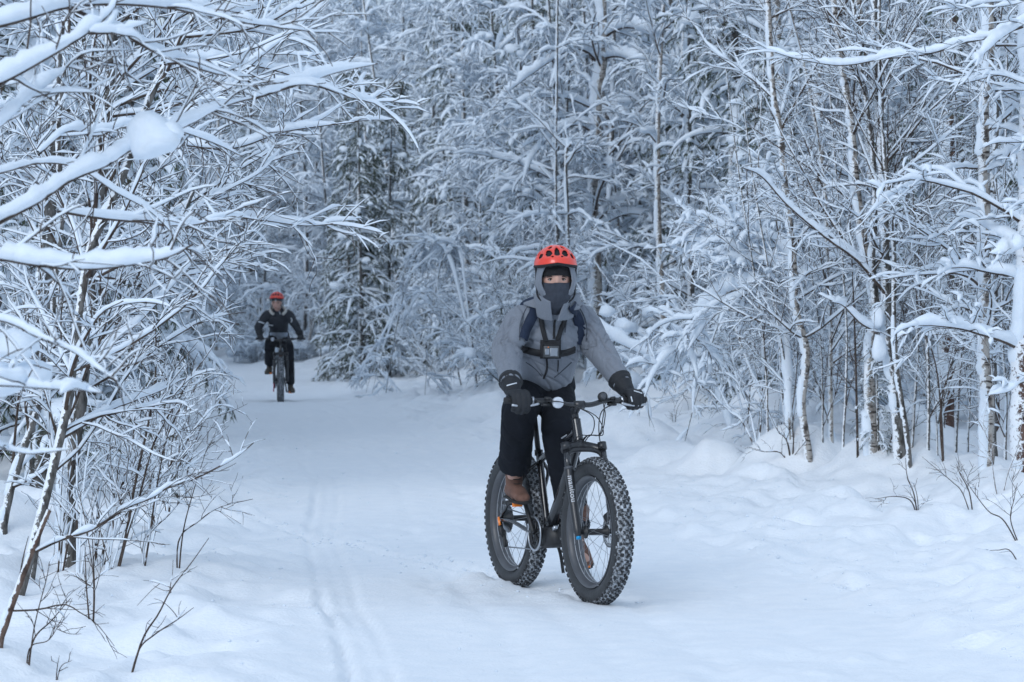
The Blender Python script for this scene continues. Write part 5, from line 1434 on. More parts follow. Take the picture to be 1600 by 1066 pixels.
    bar(g, [c - v3(0.010, 0, 0), c + v3(0.010, 0, 0), c + v3(0.016, 0, 0)], [0.029, 0.029, 0.018], 14, N=6); part('front_reflector', g, M['clear'], hb)
    g = SGeo(); c = bp(0.125) + v3(0.016, 0, 0.026)
    bar(g, [c - v3(0.014, 0, 0.004), c + v3(0.004, 0, 0.0)], [0.024, 0.024], 16); bell = part('bell', g, M['dark'], hb)
    g = SGeo(); bar(g, [c + v3(0.004, 0, 0.0), c + v3(0.010, 0, 0.001)], [0.019, 0.012], 16); part('bell_cap', g, M['rim'], bell)
    for (y0, z1, y1, lp) in ((-0.19, 0.03, -0.02, 0.11), (0.19, 0.02, 0.02, 0.12), (0.17, 0.0, 0.015, 0.15), (-0.17, 0.0, 0.03, 0.15)):
        g = SGeo(); bar(g, [bp(y0) + v3(0.03, 0, 0.0), bp(y0 * 0.6) + v3(0.075, 0, 0.0), BC + v3(lp, y0 * 0.15 + 0.05, -0.05), HT + v3(lp * 0.75, y1 + 0.07, -0.07), HB + v3(0.03, y1 * 1.2, 0.03), v3(0.74, y1, 0.67)], 0.0026, 6, N=36); part('cable', g, M['dark'])
    # cranks, pedals, chain
    ca = math.radians(crank_deg)
    for s in (-1, 1):
        a_ = ca if s < 0 else ca + math.pi
        end = BB + v3(0.170 * math.cos(a_), s * 0.098, 0.170 * math.sin(a_))
        g = Geo(); bar(g, [BB + v3(0, s * 0.078, 0), BB + v3(0.08 * math.cos(a_), s * 0.088, 0.08 * math.sin(a_)), end], [0.016, 0.011, 0.013], 8, N=8); cr = part('crank_arm', g, M['dark'])
        pc = end + v3(0, s * 0.062, 0)
        g = Geo(); bar(g, [end, end + v3(0, s * 0.11, 0)], 0.006, 8)
        for q in (-1, 1): box(g, pc + v3(q * 0.040, 0, 0), (v3(1, 0, 0), v3(0, 1, 0), v3(0, 0, 1)), (0.014, 0.092, 0.020), 0.2)
        for q in (-1, 1): box(g, pc + v3(0, q * 0.040, 0), (v3(1, 0, 0), v3(0, 1, 0), v3(0, 0, 1)), (0.07, 0.010, 0.020), 0.2)
        pd = part('pedal', g, M['dark'])
        g = Geo(); box(g, pc + v3(0.049, 0, -0.002), (v3(0, 1, 0), v3(0, 0, 1), v3(1, 0, 0)), (0.055, 0.030, 0.008), 0.3); part('pedal_reflector', g, M['orange'], pd)
    g = Geo(); cy = v3(BB[0], -0.066, BB[2])
    lathe_y(g, [(0.062, 0.002), (0.082, 0.002), (0.084, 0), (0.082, -0.002), (0.062, -0.002)], cy, 48, closed=True)
    for i in range(5):
        a_ = i / 5 * 6.283 + 0.3; bar(g, [cy, cy + v3(0.066 * math.cos(a_), 0, 0.066 * math.sin(a_))], 0.006, 6)
    cn = part('chainring', g, M['dark'])
    g = Geo(); lathe_y(g, [(0.079, 0.003), (0.090, 0.003), (0.091, 0), (0.090, -0.003), (0.079, -0.003)], cy + v3(0, -0.008, 0), 48, closed=True); part('chain_guard_ring', g, M['alloy'], cn)
    dj = RA + v3(0.045, -0.075, -0.125)
    g = Geo()
    bar(g, [BB + v3(-0.01, -0.066, -0.082), dj + v3(0.01, 0, -0.02)], 0.0035, 6)
    bar(g, [BB + v3(-0.01, -0.066, 0.082), RA + v3(0.01, -0.066, 0.055)], 0.0035, 6)
    part('chain', g, M['steel'])
    g = Geo(); bar(g, [RA + v3(0.012, -0.096, -0.02), RA + v3(0.035, -0.098, -0.065), RA + v3(0.03, -0.085, -0.09)], [0.014, 0.016, 0.012], 8, N=10)
    box(g, RA + v3(0.038, -0.082, -0.105), (norm(v3(0.3, 0, -1)), v3(0, 1, 0), norm(v3(1, 0, 0.3))), (0.085, 0.016, 0.022), 0.3)
    dr = part('rear_derailleur', g, M['dark'])
    g = Geo()
    for p_ in (RA + v3(0.028, -0.08, -0.075), dj): lathe_y(g, [(0.001, -0.004), (0.019, -0.004), (0.019, 0.004), (0.001, 0.004)], p_, 14)
    part('jockey_wheels', g, M['dark'], dr)
    if extras:
        g = Geo(); box(g, RA + v3(0.03, -0.108, -0.012), (norm(v3(0.5, 0, -1)), v3(0, 1, 0), norm(v3(1, 0, 0.5))), (0.046, 0.010, 0.020), 0.35); part('side_reflector', g, M['orange'])
    if accent is not None:
        g = Geo(); bar(g, [BB + v3(0.02, -0.10, 0.0), BB + v3(0.02, -0.105, -0.14)], 0.009, 6); part('pedal_spring', g, M['pink'])
    # rear brake disc side, seat post and saddle
    g = Geo(); bar(g, [ST - v3(0, 0, 0.03), v3(0.252, 0, 0.90)], 0.0140, 12); sp = part('seat_post', g, M['dark'])
    g = Geo(); lathe_y(g, [(0.001, -0.02), (0.024, -0.02), (0.024, 0.02), (0.001, 0.02)], (0, 0, 0), 4)
    g = Geo(); bar(g, [ST - v3(0, 0, 0.022), ST + v3(-0.004, 0, 0.006)], 0.022, 14); part('seat_clamp', g, M['dark'])
    g = Geo()
    xs = np.array([0.13, 0.15, 0.20, 0.27, 0.33, 0.385, 0.40]); ws = np.array([0.04, 0.072, 0.075, 0.045, 0.026, 0.02, 0.012])
    V_, n = [], 14
    for x_, w_ in zip(xs, ws):
        a_ = np.arange(n) * 2 * math.pi / n
        V_.append(np.stack([np.full(n, x_), np.cos(a_) * w_, 0.935 + np.sin(a_) * (0.018 + 0.1 * w_) + (0.012 if x_ < 0.2 else 0)], -1))
    ring(g, np.array(V_)[None], 1, len(xs), n); sd2 = part('saddle', g, M['dark'])
    def L2W(p):
        p = np.asarray(p, float) * scale
        h = np.array(heading); l = np.array([-h[1], h[0]])
        return np.array([rear[0] + p[0] * h[0] + p[1] * l[0], rear[1] + p[0] * h[1] + p[1] * l[1], rear[2] + p[2]])
    gw = {}
    for s in (-1, 1):
        c_, d_ = grips[s]
        gw[s] = (L2W(c_), norm(L2W(c_ + d_) - L2W(c_)))
    ped = {s: L2W(BB + v3(0.170 * math.cos(ca if s < 0 else ca + math.pi), s * 0.160, 0.170 * math.sin(ca if s < 0 else ca + math.pi))) for s in (-1, 1)}
    return root, gw, ped

hd = norm(np.array([0.39, -0.99]))
rx, ry = 0.022, 16.1   # rear contact
BIKE1, GR1, PD1 = bicycle('black fat-tyre bicycle with snow in its treads ridden by the near cyclist', (rx, ry, gz(rx, ry)), hd, 201, 114, steer=1.0)
hd2 = norm(np.array([0.085, -1.0]))
rx2, ry2 = -3.73, 49.4
BIKE2, GR2, PD2 = bicycle('fat-tyre bicycle with a bronze lower frame ridden by the distant cyclist', (rx2, ry2, gz(rx2, ry2)), hd2, 202, 62, steer=0.0, accent=M['bronze'], lettering=False, scale=1.02, extras=False)
# ------------------------------------------------------------------ the two cyclists
from mathutils.bvhtree import BVHTree
M['jacket'] = plain('grey_heather_cloth', (0.178, 0.200, 0.238), 0.6, bump=0.4, bscale=300, var=0.04, vscale=90, sheen=0.1)
M['trousers'] = plain('black_trouser_cloth', (0.007, 0.009, 0.014), 0.9, spec=0.2, bump=0.25, bscale=220, var=0.2, vscale=14)
M['glove'] = plain('black_glove_cloth', (0.010, 0.012, 0.016), 0.7, bump=0.3, bscale=300)
M['white_print'] = plain('reflective_print', (0.62, 0.66, 0.70), 0.5)
M['red_shell'] = plain('red_helmet_shell', (0.80, 0.055, 0.030), 0.32, coat=0.4)
M['liner'] = plain('black_foam', (0.012, 0.013, 0.016), 0.9)
M['beanie'] = plain('black_knit', (0.007, 0.007, 0.010), 0.95, bump=0.6, bscale=180)
M['beanie_grey'] = plain('grey_knit', (0.10, 0.11, 0.12), 0.95, bump=0.5, bscale=150)
M['gaiter'] = plain('dark_grey_fleece', (0.035, 0.042, 0.058), 0.95, bump=0.4, bscale=200, var=0.2, vscale=40)
M['boot'] = plain('brown_suede', (0.15, 0.075, 0.052), 0.8, bump=0.3, bscale=120, var=0.25, vscale=25)
M['boot_olive'] = plain('olive_suede', (0.10, 0.085, 0.065), 0.8, var=0.2, vscale=25)
M['sole'] = plain('black_sole', (0.02, 0.02, 0.02), 0.8)
M['navy'] = plain('navy_webbing', (0.006, 0.016, 0.042), 0.8)
M['webbing'] = plain('black_webbing', (0.009, 0.010, 0.013), 0.75)
M['black_cloth'] = plain('black_shell_cloth', (0.010, 0.014, 0.022), 0.7, var=0.2, vscale=20)
M['pale_cloth'] = plain('pale_grey_cloth', (0.50, 0.56, 0.64), 0.85, var=0.15, vscale=20)
M['fur'] = plain('pale_fur', (0.62, 0.60, 0.56), 0.95)
M['seam'] = plain('jacket_seam', (0.055, 0.066, 0.085), 0.8)
M['cam'] = plain('camera_body', (0.06, 0.065, 0.07), 0.4)
M['lens'] = plain('camera_lens', (0.20, 0.23, 0.27), 0.12, coat=0.8)
M['eye'] = plain('eye_white', (0.34, 0.32, 0.30), 0.3)
M['iris'] = plain('dark_iris', (0.03, 0.022, 0.018), 0.2)
M['brow'] = plain('brown_eyebrow', (0.06, 0.035, 0.025), 0.9)
M['lip'] = plain('lip', (0.38, 0.15, 0.13), 0.5)
_m, _nt, _b = new_mat('skin')
_b.inputs['Base Color'].default_value = (0.56, 0.33, 0.26, 1); _b.inputs['Roughness'].default_value = 0.5
_b.inputs['Subsurface Weight'].default_value = 0.15; _b.inputs['Subsurface Radius'].default_value = (0.01, 0.004, 0.002)
M['skin'] = _m

def loft(g, pts, A, B=None, side=(1, 0, 0), S=22, N=None, round_ends=True, flat_end=False):
    """closed body along pts with half widths A (along side) and B (across)"""
    pts = np.asarray(pts, float); A = np.asarray(A, float); B = A if B is None else np.asarray(B, float)
    N = N or len(pts) * 6
    P = resample(pts, N)
    u = np.linspace(0, 1, N); k = np.linspace(0, 1, len(pts))
    a, b = np.interp(u, k, A), np.interp(u, k, B)
    T = norm(np.gradient(P, axis=0))
    if round_ends:
        hd_, tl = [], []
        for q in (10, 30, 55, 78):
            r_ = math.radians(q)
            hd_.append((P[0] - T[0] * min(a[0], b[0]) * math.cos(r_) * 0.9, a[0] * math.sin(r_), b[0] * math.sin(r_), T[0]))
            tl.append((P[-1] + T[-1] * min(a[-1], b[-1]) * math.cos(r_) * 0.9, a[-1] * math.sin(r_), b[-1] * math.sin(r_), T[-1]))
        tl = tl[::-1] if not flat_end else []
        P = np.vstack([[x[0] for x in hd_], P] + ([[x[0] for x in tl]] if tl else [])); a = np.concatenate([[x[1] for x in hd_], a, [x[1] for x in tl]])
        b = np.concatenate([[x[2] for x in hd_], b, [x[2] for x in tl]]); T = np.vstack([[x[3] for x in hd_], T] + ([[x[3] for x in tl]] if tl else []))
    sv = np.asarray(side, float)
    U = norm(sv - (T @ sv)[:, None] * T); W = np.cross(T, U)
    th = np.arange(S) * 2 * math.pi / S
    V = P[:, None] + (a[:, None] * np.cos(th))[..., None] * U[:, None] + (b[:, None] * np.sin(th))[..., None] * W[:, None]
    n = len(P); ring(g, V, 1, n, S)
    # end caps
    i0 = g.n - n * S
    g.f.setdefault(S, []).append(np.array([np.arange(S)[::-1] + i0, np.arange(S) + i0 + (n - 1) * S]))

def fuse(g, voxel, smooth=2, fac=0.5):
    """union of the closed bodies in g as one continuous surface: (verts, quads, normals)"""
    me = g.mesh('tmp', M['snow'])
    o = bpy.data.objects.new('tmp', me); COL.objects.link(o)
    r = o.modifiers.new('r', 'REMESH'); r.mode = 'VOXEL'; r.voxel_size = voxel
    if smooth:
        s = o.modifiers.new('s', 'SMOOTH'); s.iterations = smooth; s.factor = fac
    bpy.context.view_layer.update()
    m2 = bpy.data.meshes.new_from_object(o.evaluated_get(bpy.context.evaluated_depsgraph_get()))
    n = len(m2.vertices)
    V = np.zeros(n * 3); m2.vertices.foreach_get('co', V)
    NN = np.zeros(n * 3); m2.vertices.foreach_get('normal', NN)
    nl = np.zeros(len(m2.loops), np.int32); m2.loops.foreach_get('vertex_index', nl)
    tot = np.zeros(len(m2.polygons), np.int32); m2.polygons.foreach_get('loop_total', tot)
    bpy.data.objects.remove(o); bpy.data.meshes.remove(me); bpy.data.meshes.remove(m2)
    assert (tot == 4).all()
    return V.reshape(-1, 3), nl.reshape(-1, 4), NN.reshape(-1, 3)

def seg_param(V, path):
    """closest point on a polyline: distance along it, distance from it, and the offset"""
    best = np.full(len(V), 1e9); tt = np.zeros(len(V)); off = np.zeros((len(V), 3)); run = 0
    for i in range(len(path) - 1):
        a, b = np.asarray(path[i], float), np.asarray(path[i + 1], float); ab = b - a; L = np.linalg.norm(ab)
        s = np.clip(((V - a) @ ab) / (L * L), 0, 1); c = a + s[:, None] * ab; d = np.linalg.norm(V - c, axis=1)
        m = d < best; best[m] = d[m]; tt[m] = run + s[m] * L; off[m] = (V - c)[m]; run += L
    return tt, best, off, run

def folds(V, NN, path, amp, freq, seed, joints=(), rad=0.14):
    """cloth creases that run round a limb, deeper near its joints"""
    t, d, off, L = seg_param(V, path)
    ang = np.arctan2(off[:, 0] + off[:, 2] * 0.3, off[:, 1])
    n1 = vnoise(t * freq * 0.8 + ang * 0.9 + seed, ang * 0.9 + seed * 3, seed)
    n2 = vnoise(t * freq * 1.5 - ang * 1.2, ang * 1.4 + 7, seed + 5)
    n3 = vnoise(t * freq * 0.5 + 3, ang * 0.8 + 1, seed + 9)
    rdg = 0.9 * n3 * 2 - 1.0 * np.exp(-(n1 / 0.07) ** 2) - 0.6 * np.exp(-(n2 / 0.07) ** 2) + 0.5
    w = np.full(len(V), 0.45)
    for j in joints: w += 1.0 * np.exp(-(np.linalg.norm(V - np.asarray(j), axis=1) / rad) ** 2)
    return rdg * amp * w

def hand(g, c, gdir, fwd, up, s, wrist, k=1.0, fr=0.0115, tip=1.0):
    """a hand closed round a bar: palm, four unequal fingers, thumb; s = +1 left, -1 right; gdir points outward"""
    inn = -gdir
    knuck = []
    for i, (o, ln) in enumerate(((-0.036, 0.93), (-0.013, 1.0), (0.010, 0.96), (0.032, 0.80))):      # index is innermost
        q = c + gdir * o
        r_ = fr * (1.0, 1.02, 0.98, 0.88)[i] * k
        K = q - fwd * 0.006 + up * 0.036
        loft(g, [K - fwd * 0.02, K + fwd * 0.018 + up * 0.002, q + fwd * 0.046 * ln + up * 0.012, q + fwd * 0.046 * ln - up * 0.020 * tip, q + fwd * 0.018 - up * (0.034 * ln * tip)], [r_ * 1.12, r_ * 1.08, r_, r_ * 0.95, r_ * 0.85], side=gdir, S=12, N=18)
        knuck.append(K)
    Kc = c - fwd * 0.012 + up * 0.032
    loft(g, [wrist, wrist * 0.45 + (Kc - fwd * 0.03) * 0.55, Kc], [0.030 * k, 0.040 * k, 0.044 * k], [0.024 * k, 0.020 * k, 0.017 * k], side=gdir, S=16, N=16)
    th = c + inn * 0.040 - fwd * 0.03 + up * 0.014
    loft(g, [th, c + inn * 0.060 - fwd * 0.010 - up * 0.004, c + inn * 0.052 + fwd * 0.020 - up * 0.022], [0.0155 * k, 0.0135 * k, 0.011 * k], S=12, N=14)

def head_verts(H, F, L, U, face=True):
    """a head: centre H, looking along F"""
    nu, nv = 64, 48
    th = np.linspace(0, 2 * math.pi, nu, endpoint=False); ph = np.linspace(-math.pi / 2 + 0.03, math.pi / 2 - 0.03, nv)
    TH, PH = np.meshgrid(th, ph)
    x, y, z = np.cos(PH) * np.cos(TH), np.cos(PH) * np.sin(TH), np.sin(PH)
    azd, eld = np.degrees(np.where(TH > math.pi, TH - 2 * math.pi, TH)), np.degrees(PH)
    G = lambda a, e, wa, we: np.exp(-((azd - a) / wa) ** 2 - ((eld - e) / we) ** 2)
    r = 1 + 0 * azd
    X = x * 0.096; Y = y * 0.077; Z = z * 0.118
    # jaw narrows, back of skull fuller
    low = np.clip(-z, 0, 1)
    Y *= 1 - 0.28 * low ** 1.5; X = np.where(x < 0, X * (1 - 0.35 * low), X * (1 - 0.10 * low))
    push = 0.012 * G(0, -8, 8, 9) + 0.009 * G(0, -16, 10, 6) + 0.006 * G(0, 6, 5, 10) - 0.011 * G(24, 3, 13, 8) - 0.011 * G(-24, 3, 13, 8) \
        + 0.005 * G(22, 15, 18, 5) + 0.005 * G(-22, 15, 18, 5) + 0.006 * G(0, -34, 14, 4) + 0.005 * G(0, -41, 12, 4) - 0.003 * G(0, -37.5, 12, 2) + 0.008 * G(0, -55, 16, 10) + 0.004 * G(42, -10, 14, 12) + 0.004 * G(-42, -10, 14, 12)
    X += push
    for s in (-1, 1):   # ears
        Y += s * 0.014 * np.exp(-((azd - s * 95) / 6) ** 2 - ((eld + 2) / 14) ** 2)
    P = H + X[..., None] * F + Y[..., None] * L + Z[..., None] * U
    V = np.concatenate([P.reshape(-1, 3), [H - U * 0.118], [H + U * 0.118]])
    i = np.arange(nu * nv).reshape(nv, nu); j = np.roll(i, -1, 1)
    Fq_ = np.stack([i[:-1], j[:-1], j[1:], i[1:]], -1).reshape(-1, 4)
    b0, b1 = nu * nv, nu * nv + 1
    Ft = np.concatenate([np.stack([j[0], i[0], np.full(nu, b0)], -1), np.stack([i[-1], j[-1], np.full(nu, b1)], -1)])
    return V, Fq_, Ft

def dome(g, H, F, L, U, rx_, ry_, rz_, rim, vents=(), nu=144, nv=44, ridge=0.0, top=88, drop=None):
    """a cap over the head; rim(az) gives the lower edge in degrees; faces inside vents are left open"""
    th = np.linspace(0, 2 * math.pi, nu, endpoint=False); v = np.linspace(0, 1, nv)
    TH, VV = np.meshgrid(th, v)
    az = np.degrees(np.where(TH > math.pi, TH - 2 * math.pi, TH))
    lo = rim(az); EL = lo + (top - lo) * VV
    ph = np.radians(EL)
    ins = np.zeros_like(az); near = np.zeros_like(az)
    for (a, e, wa, we, tw) in vents:
        da = (az - a + 180) % 360 - 180; de = EL - e
        ca_ = np.cos(math.radians(e))
        xx, yy = da * ca_, de
        c_, s_ = math.cos(math.radians(tw)), math.sin(math.radians(tw))
        p_, q_ = xx * c_ + yy * s_, -xx * s_ + yy * c_
        rr = (p_ / (wa * (1 - 0.35 * np.clip(q_ / we, -1, 1)))) ** 2 + (q_ / we) ** 2
        ins = np.maximum(ins, rr < 1); near = np.maximum(near, np.exp(-(np.maximum(rr, 1) - 1) * 1.6))
    k = 1 - 0.030 * near * (near > 0.35) + ridge * (1 - near)
    k = k + (0.02 if ridge else 0) * np.exp(-((VV - 0.0) / 0.05) ** 2) * 0
    P = H + (k * rx_ * np.cos(ph) * np.cos(TH))[..., None] * F + (k * ry_ * np.cos(ph) * np.sin(TH))[..., None] * L + (k * rz_ * np.sin(ph))[..., None] * U
    i = np.arange(nu * nv).reshape(nv, nu); j = np.roll(i, -1, 1)
    Q = np.stack([i[:-1], j[:-1], j[1:], i[1:]], -1)
    op = (ins[:-1] + np.roll(ins, -1, 1)[:-1] + ins[1:] + np.roll(ins, -1, 1)[1:]) >= 3
    g.add(P.reshape(-1, 3), Q[~op].reshape(-1, 4))
    g.f.setdefault(nu, []).append(np.array([i[-1]]) + g.n - nu * nv)

def solid(o, t, off=-1):
    md = o.modifiers.new('thickness', 'SOLIDIFY'); md.thickness = t; md.offset = off
    return o

def ribbon(name, bvh, pix, d0, width, mat, parent, base, lift=0.004, thick=0.004, N=None, eye=None):
    """webbing that lies on cloth: pixels are where it runs as seen from the camera"""
    eye = np.array([0, 0, CAM_Z])
    pts, nr = [], []
    px = resample(np.array([(a, b, 0) for a, b in pix], float), N or max(8, len(pix) * 5))
    for a, b, _ in px:
        t = wpt(a, b, d0); dr_ = norm(t - eye)
        h_, n_, i_, _d = bvh.ray_cast(Vector(eye), Vector(dr_))
        if h_ is None: continue
        pts.append(np.array(h_)); nr.append(np.array(n_))
    if len(pts) < 3: return None
    P = np.array(pts); Nn = norm(np.array(nr))
    for _ in range(3):
        P[1:-1] = P[1:-1] * 0.5 + (P[:-2] + P[2:]) * 0.25; Nn[1:-1] = norm(Nn[1:-1] * 0.5 + (Nn[:-2] + Nn[2:]) * 0.25)
    T = norm(np.gradient(P, axis=0)); S_ = norm(np.cross(T, Nn)); Nn = norm(np.cross(S_, T))
    w = width / 2
    c = P + Nn * lift
    V = np.stack([c - S_ * w - Nn * lift * 1.5, c - S_ * w + Nn * thick * 0.6, c + Nn * thick, c + S_ * w + Nn * thick * 0.6, c + S_ * w - Nn * lift * 1.5], 1)
    g = Geo(); ring(g, V[None] - base, 1, len(P), 5)
    return g.obj(name, mat, parent)

def boot(g_up, g_so, ankle, toe_dir, up_dir, k=1.0):
    f = norm(toe_dir); u = norm(up_dir - (up_dir @ f) * f); s = np.cross(f, u)
    so = ankle - u * 0.095 * k
    loft(g_up, [ankle + u * 0.15, ankle + u * 0.02, ankle - u * 0.045], [0.047 * k, 0.044 * k, 0.042 * k], [0.056 * k, 0.055 * k, 0.058 * k], side=s, S=18)
    loft(g_up, [so - f * 0.055 + u * 0.045, so + f * 0.02 + u * 0.048, so + f * 0.10 + u * 0.040, so + f * 0.17 + u * 0.030], [0.038 * k, 0.042 * k, 0.047 * k, 0.040 * k], [0.042 * k, 0.046 * k, 0.036 * k, 0.026 * k], side=s, S=18)
    loft(g_so, [so - f * 0.065 + u * 0.004, so + f * 0.03 + u * 0.004, so + f * 0.11 + u * 0.004, so + f * 0.18 + u * 0.007], [0.040 * k, 0.037 * k, 0.050 * k, 0.038 * k], [0.013, 0.012, 0.012, 0.011], side=s, S=18)

def cyclist(p):
    """p: joints in world space and the look of the clothes; returns (root, jacket bvh, base)"""
    base = p['base']; J = p['J']
    F = norm(np.array(p['face'])); U = norm(np.array(p['uphead']) - (np.array(p['uphead']) @ F) * F); L = np.cross(U, F)
    bf = norm(np.array([*p['head2d'], 0])); bl = np.array([-bf[1], bf[0], 0]); up = v3(0, 0, 1)
    vox = p['voxel']
    H = J['head']
    # ---- the body itself, one surface from the crown to the feet
    g = Geo()
    hv, hq, ht = head_verts(H, F, L, U)
    g.add(hv, hq); g.f.setdefault(3, []).append(ht + g.n - len(hv))
    loft(g, [J['chest'], J['neck'], H - U * 0.05 - F * 0.015], [0.050, 0.048, 0.055], side=bl)
    loft(g, [J['pelvis'] - up * 0.02, J['waist'], J['chest'], J['chest'] * 0.35 + J['neck'] * 0.65], [0.130, 0.110, 0.125, 0.07], [0.090, 0.075, 0.075, 0.045], side=bl)
    for s in (-1, 1):
        sh, el, wr = J['shoulder', s], J['elbow', s], J['wrist', s]
        loft(g, [J['chest'] * 0.4 + sh * 0.6, sh, (sh + el) / 2, el, (el + wr) / 2, wr], [0.05, 0.052, 0.044, 0.037, 0.036, 0.027], side=up, N=30)
        hp, kn, an = J['hip', s], J['knee', s], J['ankle', s]
        loft(g, [hp, (hp + kn) / 2, kn, (kn * 0.6 + an * 0.4), an], [0.078, 0.070, 0.054, 0.052, 0.036], side=bl, N=30)
        loft(g, [an + v3(0, 0, 0), an - up * 0.06 + J['toe', s] * 0.04, an - up * 0.066 + J['toe', s] * 0.13], [0.034, 0.036, 0.028], side=bl, N=12)
        c, gd = p['grip'][s]
        hand(g, c, gd, bf, up, s, wr, 0.80, 0.0095)
    V_, Q, NN = fuse(g, vox * 1.0, 1)
    root = link('person', mesh_np('person', V_ - base, Q, [M['skin']]))
    root.location = base
    tag(root, p['label'], 'person')
    def put_(nm, gg, m, par=root, sm=True):
        gg.v = [v - base for v in gg.v]
        return gg.obj(nm, m, par, smooth=sm)
    # ---- face
    for s in (-1, 1):
        a = math.radians(23) * s
        c = H + F * 0.0775 + L * 0.0315 * s + U * 0.006
        g = Geo(); clump_ball(g, c - F * 0.006, 0.0115); e = put_('eye', g, M['eye'])
        g = Geo(); clump_ball(g, c + F * 0.0015, 0.0055); put_('iris', g, M['iris'], e)
        g = Geo(); bar(g, [c + L * s * -0.015 + U * 0.012 + F * 0.006, c + U * 0.016 + F * 0.008, c + L * s * 0.018 + U * 0.011 + F * 0.001], [0.003, 0.0034, 0.002], 6, N=10); put_('eyebrow', g, M['brow'])
        g = Geo(); bar(g, [c + L * s * -0.013 - U * 0.001 + F * 0.004, c + U * 0.0065 + F * 0.0058, c + L * s * 0.015 - U * 0.001 + F * 0.000], [0.0016, 0.0022, 0.0016], 6, N=10); put_('eyelid', g, M['brow'])
    if p['far']:
        g = Geo(); bar(g, [H + F * 0.088 + L * -0.02 - U * 0.066, H + F * 0.098 - U * 0.066, H + F * 0.088 + L * 0.02 - U * 0.066], [0.003, 0.005, 0.003], 8, N=10); put_('lips', g, M['lip'])
    # ---- trousers
    g = Geo()
    tr = p['trouser_r']
    loft(g, [J['pelvis'] + up * 0.09 + bf * 0.0, J['pelvis'], J['pelvis'] - up * 0.03], [0.160, 0.175, 0.150], [0.125, 0.135, 0.12], side=bl)
    paths = []
    for s in (-1, 1):
        hp, kn, an = J['hip', s], J['knee', s], J['ankle', s]
        hem = an + norm(kn - an) * p['hem_up'][s]
        loft(g, [hp * 0.6 + J['pelvis'] * 0.4, (hp + kn) / 2, kn, kn * 0.55 + hem * 0.45, hem], [0.110, tr[0], tr[1], tr[2], tr[3]], [0.110, tr[0], tr[1], tr[2], tr[3]], side=bl, N=40, flat_end=True)
        paths.append((s, [hp, kn, hem]))
    V_, Q, NN = fuse(g, vox * 1.3, 2)
    D = np.zeros(len(V_))
    for s, pa in paths:
        t, dd, off, Ls = seg_param(V_, pa)
        sel = ((V_ - J['pelvis']) @ bl) * s > -0.02
        D += np.where(sel, folds(V_, NN, pa, 0.008, 13, 60 + s, (pa[1], pa[2], pa[0]), 0.10), 0)
    V_ = V_ + NN * D[:, None]
    tro = link('trousers', mesh_np('trousers', V_ - base, Q, [M['trousers']]), root)
    # ---- jacket
    g = Geo()
    w = p['torso_w']
    loft(g, [J['hem'], J['hem'] * 0.6 + J['chest'] * 0.4, J['chest'], J['chest'] * 0.5 + J['neck'] * 0.5, J['neck'] - up * 0.005], [w[0], w[1], w[2], w[3], 0.070], [w[0] * 0.80, w[1] * 0.78, w[2] * 0.70, w[3] * 0.62, 0.070], side=bl, N=40)
    arms = []
    for s in (-1, 1):
        sh, el, wr = J['shoulder', s], J['elbow', s], J['cuff', s]
        loft(g, [J['chest'] * 0.25 + J['neck'] * 0.35 + sh * 0.40, sh, (sh + el) / 2, el, (el + wr) / 2, wr], np.array(p['sleeve_r']), side=up, N=44)
        arms.append((s, [sh, el, wr]))
    # stand-up collar: a ring round the neck, open at the front
    cn = J['neck'] + p['collar'] + bf * (0.0 if p['far'] else 0.055)
    a_ = np.linspace(math.radians(14), math.radians(346), 26)
    cp = np.array([cn + bf * (0.094 if not p['far'] else 0.07) * math.cos(q) + bl * (0.096 if not p['far'] else 0.08) * math.sin(q) + up * (0.012 * math.cos(q + math.pi)) for q in a_])
    loft(g, cp, np.full(26, 0.040), np.full(26, 0.0115), side=up, N=60)
    V_, Q, NN = fuse(g, vox * (0.8 if not p['far'] else 1), 3)
    D = np.zeros(len(V_))
    side_c = (V_ - J['chest']) @ bl
    for s, pa in arms:
        t, dd, off, Ls = seg_param(V_, pa)
        m = (dd < 0.105) & (side_c * s > 0.09)
        D += np.where(m, folds(V_, NN, pa, 0.0085, 17, 80 + s, (pa[1], pa[0] - up * 0.06), 0.13), 0)
    tor = np.abs(side_c) < 0.16
    hz = (V_[:, 2] - J['hem'][2])
    D += np.where(tor, 0.012 * fbm(side_c * 9 + 3, V_[:, 2] * 7, 91, 2) - 0.007 * np.exp(-(vnoise(side_c * 12 + V_[:, 2] * 10, V_[:, 2] * 5 - np.abs(side_c) * 8, 93) / 0.06) ** 2) - 0.006 * np.exp(-(vnoise(side_c * 5 + 9, V_[:, 2] * 20 + side_c * 9, 97) / 0.06) ** 2) + 0.012 * fbm(side_c * 7, V_[:, 2] * 22, 95, 2) * np.exp(-((hz - 0.12) / 0.08) ** 2), 0)
    V_ = V_ + NN * D[:, None]
    jme = mesh_np('jacket', V_ - base, Q, [M[x] for x in p['jacket_mats']])
    if len(p['jacket_mats']) > 1:
        fc_ = V_[Q].mean(1)
        zz = fc_[:, 2] - J['hem'][2]
        jme.polygons.foreach_set('material_index', ((zz < p['band'][1]) & (zz > p['band'][0]) & (np.abs((fc_ - J['chest']) @ bl) < 0.2)).astype(np.int32))
    jk = link('jacket', jme, root)
    bvh = BVHTree.FromPolygons(V_.tolist(), Q.tolist())
